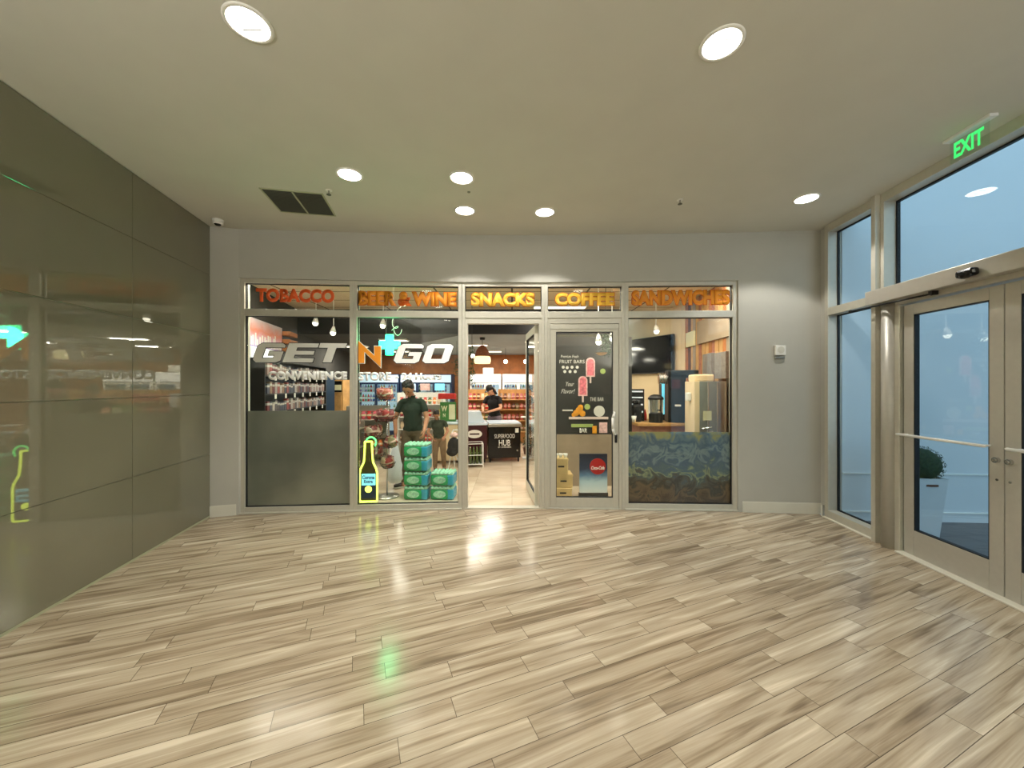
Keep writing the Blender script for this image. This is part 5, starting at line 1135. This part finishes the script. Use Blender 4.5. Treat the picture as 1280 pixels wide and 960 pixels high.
    for a in 'LR':
        A__ = V('a'+a); td = Vector(J.get('t'+a, (0, -1, 0))).normalized(); z_ = Vector((0, 0, 1)); mb = MB(); b0 = Vector((A__.x, A__.y, .045*s))-td*.045*s
        mb.capsule(b0, .045*s, b0+td*.19*s-z_*.008*s, .036*s); mb.capsule(A__, .045*s, b0+z_*.01, .045*s); me = bake_remesh(mb, .009*s, 2)
        for v in me.vertices: v.co.z = max(v.co.z, .004)
        sh = mesh_obj('shoe', me, shoes, t); MB().box(b0+td*.085*s+Vector((0, 0, .012-b0.z)), (.085*s, .27*s, .020), rz=math.atan2(td.x, -td.y) if False else math.atan2(-td.x, td.y), bev=.006).build('sole', 'white_plastic', sh)
    return t
# man with a dark green shirt: stands upright, head bowed, one hand to a white bag, the other on the water stack
mx, my = -1.60, 5.92
person('person', 'person in a dark green short-sleeved shirt and brown trousers holding a white bag', (mx, my, 0), 0, 1.72,
       dict(hs=1.1, head=(-.01, -.08, 1.54), look=(-.12, -1, -.75), neck=(.02, .0, 1.42), chest=(.03, .02, 1.22), pelvis=(.04, .03, .88), sL=(-.145, .01, 1.345), sR=(.195, .01, 1.345),
            eL=(-.235, -.02, 1.08), eR=(.275, -.06, 1.09), wL=(-.20, -.10, .86), wR=(.272, -.24, .92), fL=(0, -.1, -1), fR=(0, -.6, -.8),
            hL=(-.05, .03, .84), hR=(.13, .03, .84), kL=(-.085, -.01, .47), kR=(.15, -.02, .47), aL=(-.10, .03, .08), aR=(.17, .04, .08), tL=(-.75, -.65, 0), tR=(.2, -1, 0)),
       'skin_tan', 'cloth_green', 'cloth_khaki', 'hair_black')
# the bag he holds
t = thing('carrier_bag', 'crumpled white carrier bag hanging from the hand of the person in green', 'bag', (mx-.19, my-.12, 0))
mb = MB(); rr = random.Random(8); n_ = 22; prof = [(.02, .74), (.035, .70), (.055, .62), (.075, .50), (.10, .38), (.115, .26), (.11, .16), (.07, .10)]
rings = []
for r_, z in prof: rings.append([mb.bm.verts.new((r_*math.cos(2*PI*i/n_)*(1+.16*math.sin(i*5+z*20))-.02*(1-z), .62*r_*math.sin(2*PI*i/n_)*(1+.16*math.sin(i*3.3+z*13)), z)) for i in range(n_)])
for a, b in zip(rings, rings[1:]):
    for i in range(n_): mb.bm.faces.new((a[i], a[(i+1) % n_], b[(i+1) % n_], b[i]))
mb.bm.faces.new(rings[-1]); mb.build('bag_body', 'bag_white', t, True)
MB().tube([(-.018, 0, .73), (-.022, 0, .78), (0, 0, .81), (.02, 0, .78), (.018, 0, .73)], .006).build('handle', 'bag_white', t, True)
# smaller figure behind
cx_, cy_ = -1.42, 7.05
person('person', 'smaller person in a dark olive shirt and tan trousers bending behind the water packs', (cx_, cy_, 0), R(12), 1.24,
       dict(head=(.0, -.13, 1.06), look=(-.15, -1, -.8), neck=(.01, -.04, .97), chest=(.03, .0, .84), pelvis=(.06, .07, .60), sL=(-.10, -.02, .92), sR=(.16, -.01, .92),
            eL=(-.15, -.10, .74), eR=(.21, -.10, .76), wL=(-.07, -.22, .64), wR=(.15, -.25, .68), hL=(.0, .06, .57), hR=(.12, .06, .57), kL=(-.02, -.02, .32), kR=(.13, -.03, .32), aL=(-.02, .04, .06), aR=(.15, .04, .06)),
       'skin_tan', 'cloth_olive', 'cloth_tan', 'hair_black')
# woman behind the freezers
wx, wy = -.46, 8.95
person('person', 'person in a black cap and black shirt working behind the dark freezers', (wx, wy, 0), R(-25), 1.66,
       dict(head=(-.02, -.10, 1.49), look=(-.35, -1, -.8), neck=(.01, -.02, 1.36), chest=(.02, .0, 1.18), pelvis=(.03, .05, .86), sL=(-.16, -.01, 1.31), sR=(.19, .0, 1.31),
            eL=(-.20, -.12, 1.08), eR=(.26, -.10, 1.07), wL=(-.08, -.32, 1.01), wR=(.07, -.33, 1.00), hL=(-.06, .04, .83), hR=(.12, .04, .83), kL=(-.07, .0, .46), kR=(.13, .0, .46), aL=(-.08, .04, .08), aR=(.14, .04, .08)),
       'skin_light', 'cloth_black', 'cloth_mauve', 'hair_black', cap='black_plastic', longhair=True)
# folding stroller
t = thing('stroller', 'small black stroller with thin pale legs beside the smaller person', 'stroller', (-1.06, 6.85, 0), R(-15))
mb = MB(); mb.sph((0, 0, .50), .13, (.9, .8, 1.25), 3); mb.sph((-.02, -.03, .40), .11, (1, .9, .8), 2); mesh_obj('seat', bake_remesh(mb, .01, 3), 'cloth_black', t)
MB().tube([(-.09, .03, .66), (-.04, .05, .40), (.02, .02, .04)], .009).tube([(.07, .03, .70), (.02, 0, .36), (.20, -.02, .05)], .009).tube([(-.06, 0, .3), (-.12, 0, .04)], .009).tube([(-.09, .03, .66), (-.05, .10, .78), (.06, .10, .78), (.07, .03, .70)], .011).build('frame', 'white_metal', t, True)
mb = MB(); mb.sph((.0, .02, .70), .07, (1.1, .8, .7)); mb.build('pale_cloth', 'ice_pale', t, True)
for x, y in ((.02, .02), (.20, -.02), (-.12, 0)): MB().cyl((x-.012, y, .035), (x+.012, y, .035), .035, 18).build('wheel', 'black_plastic', t)
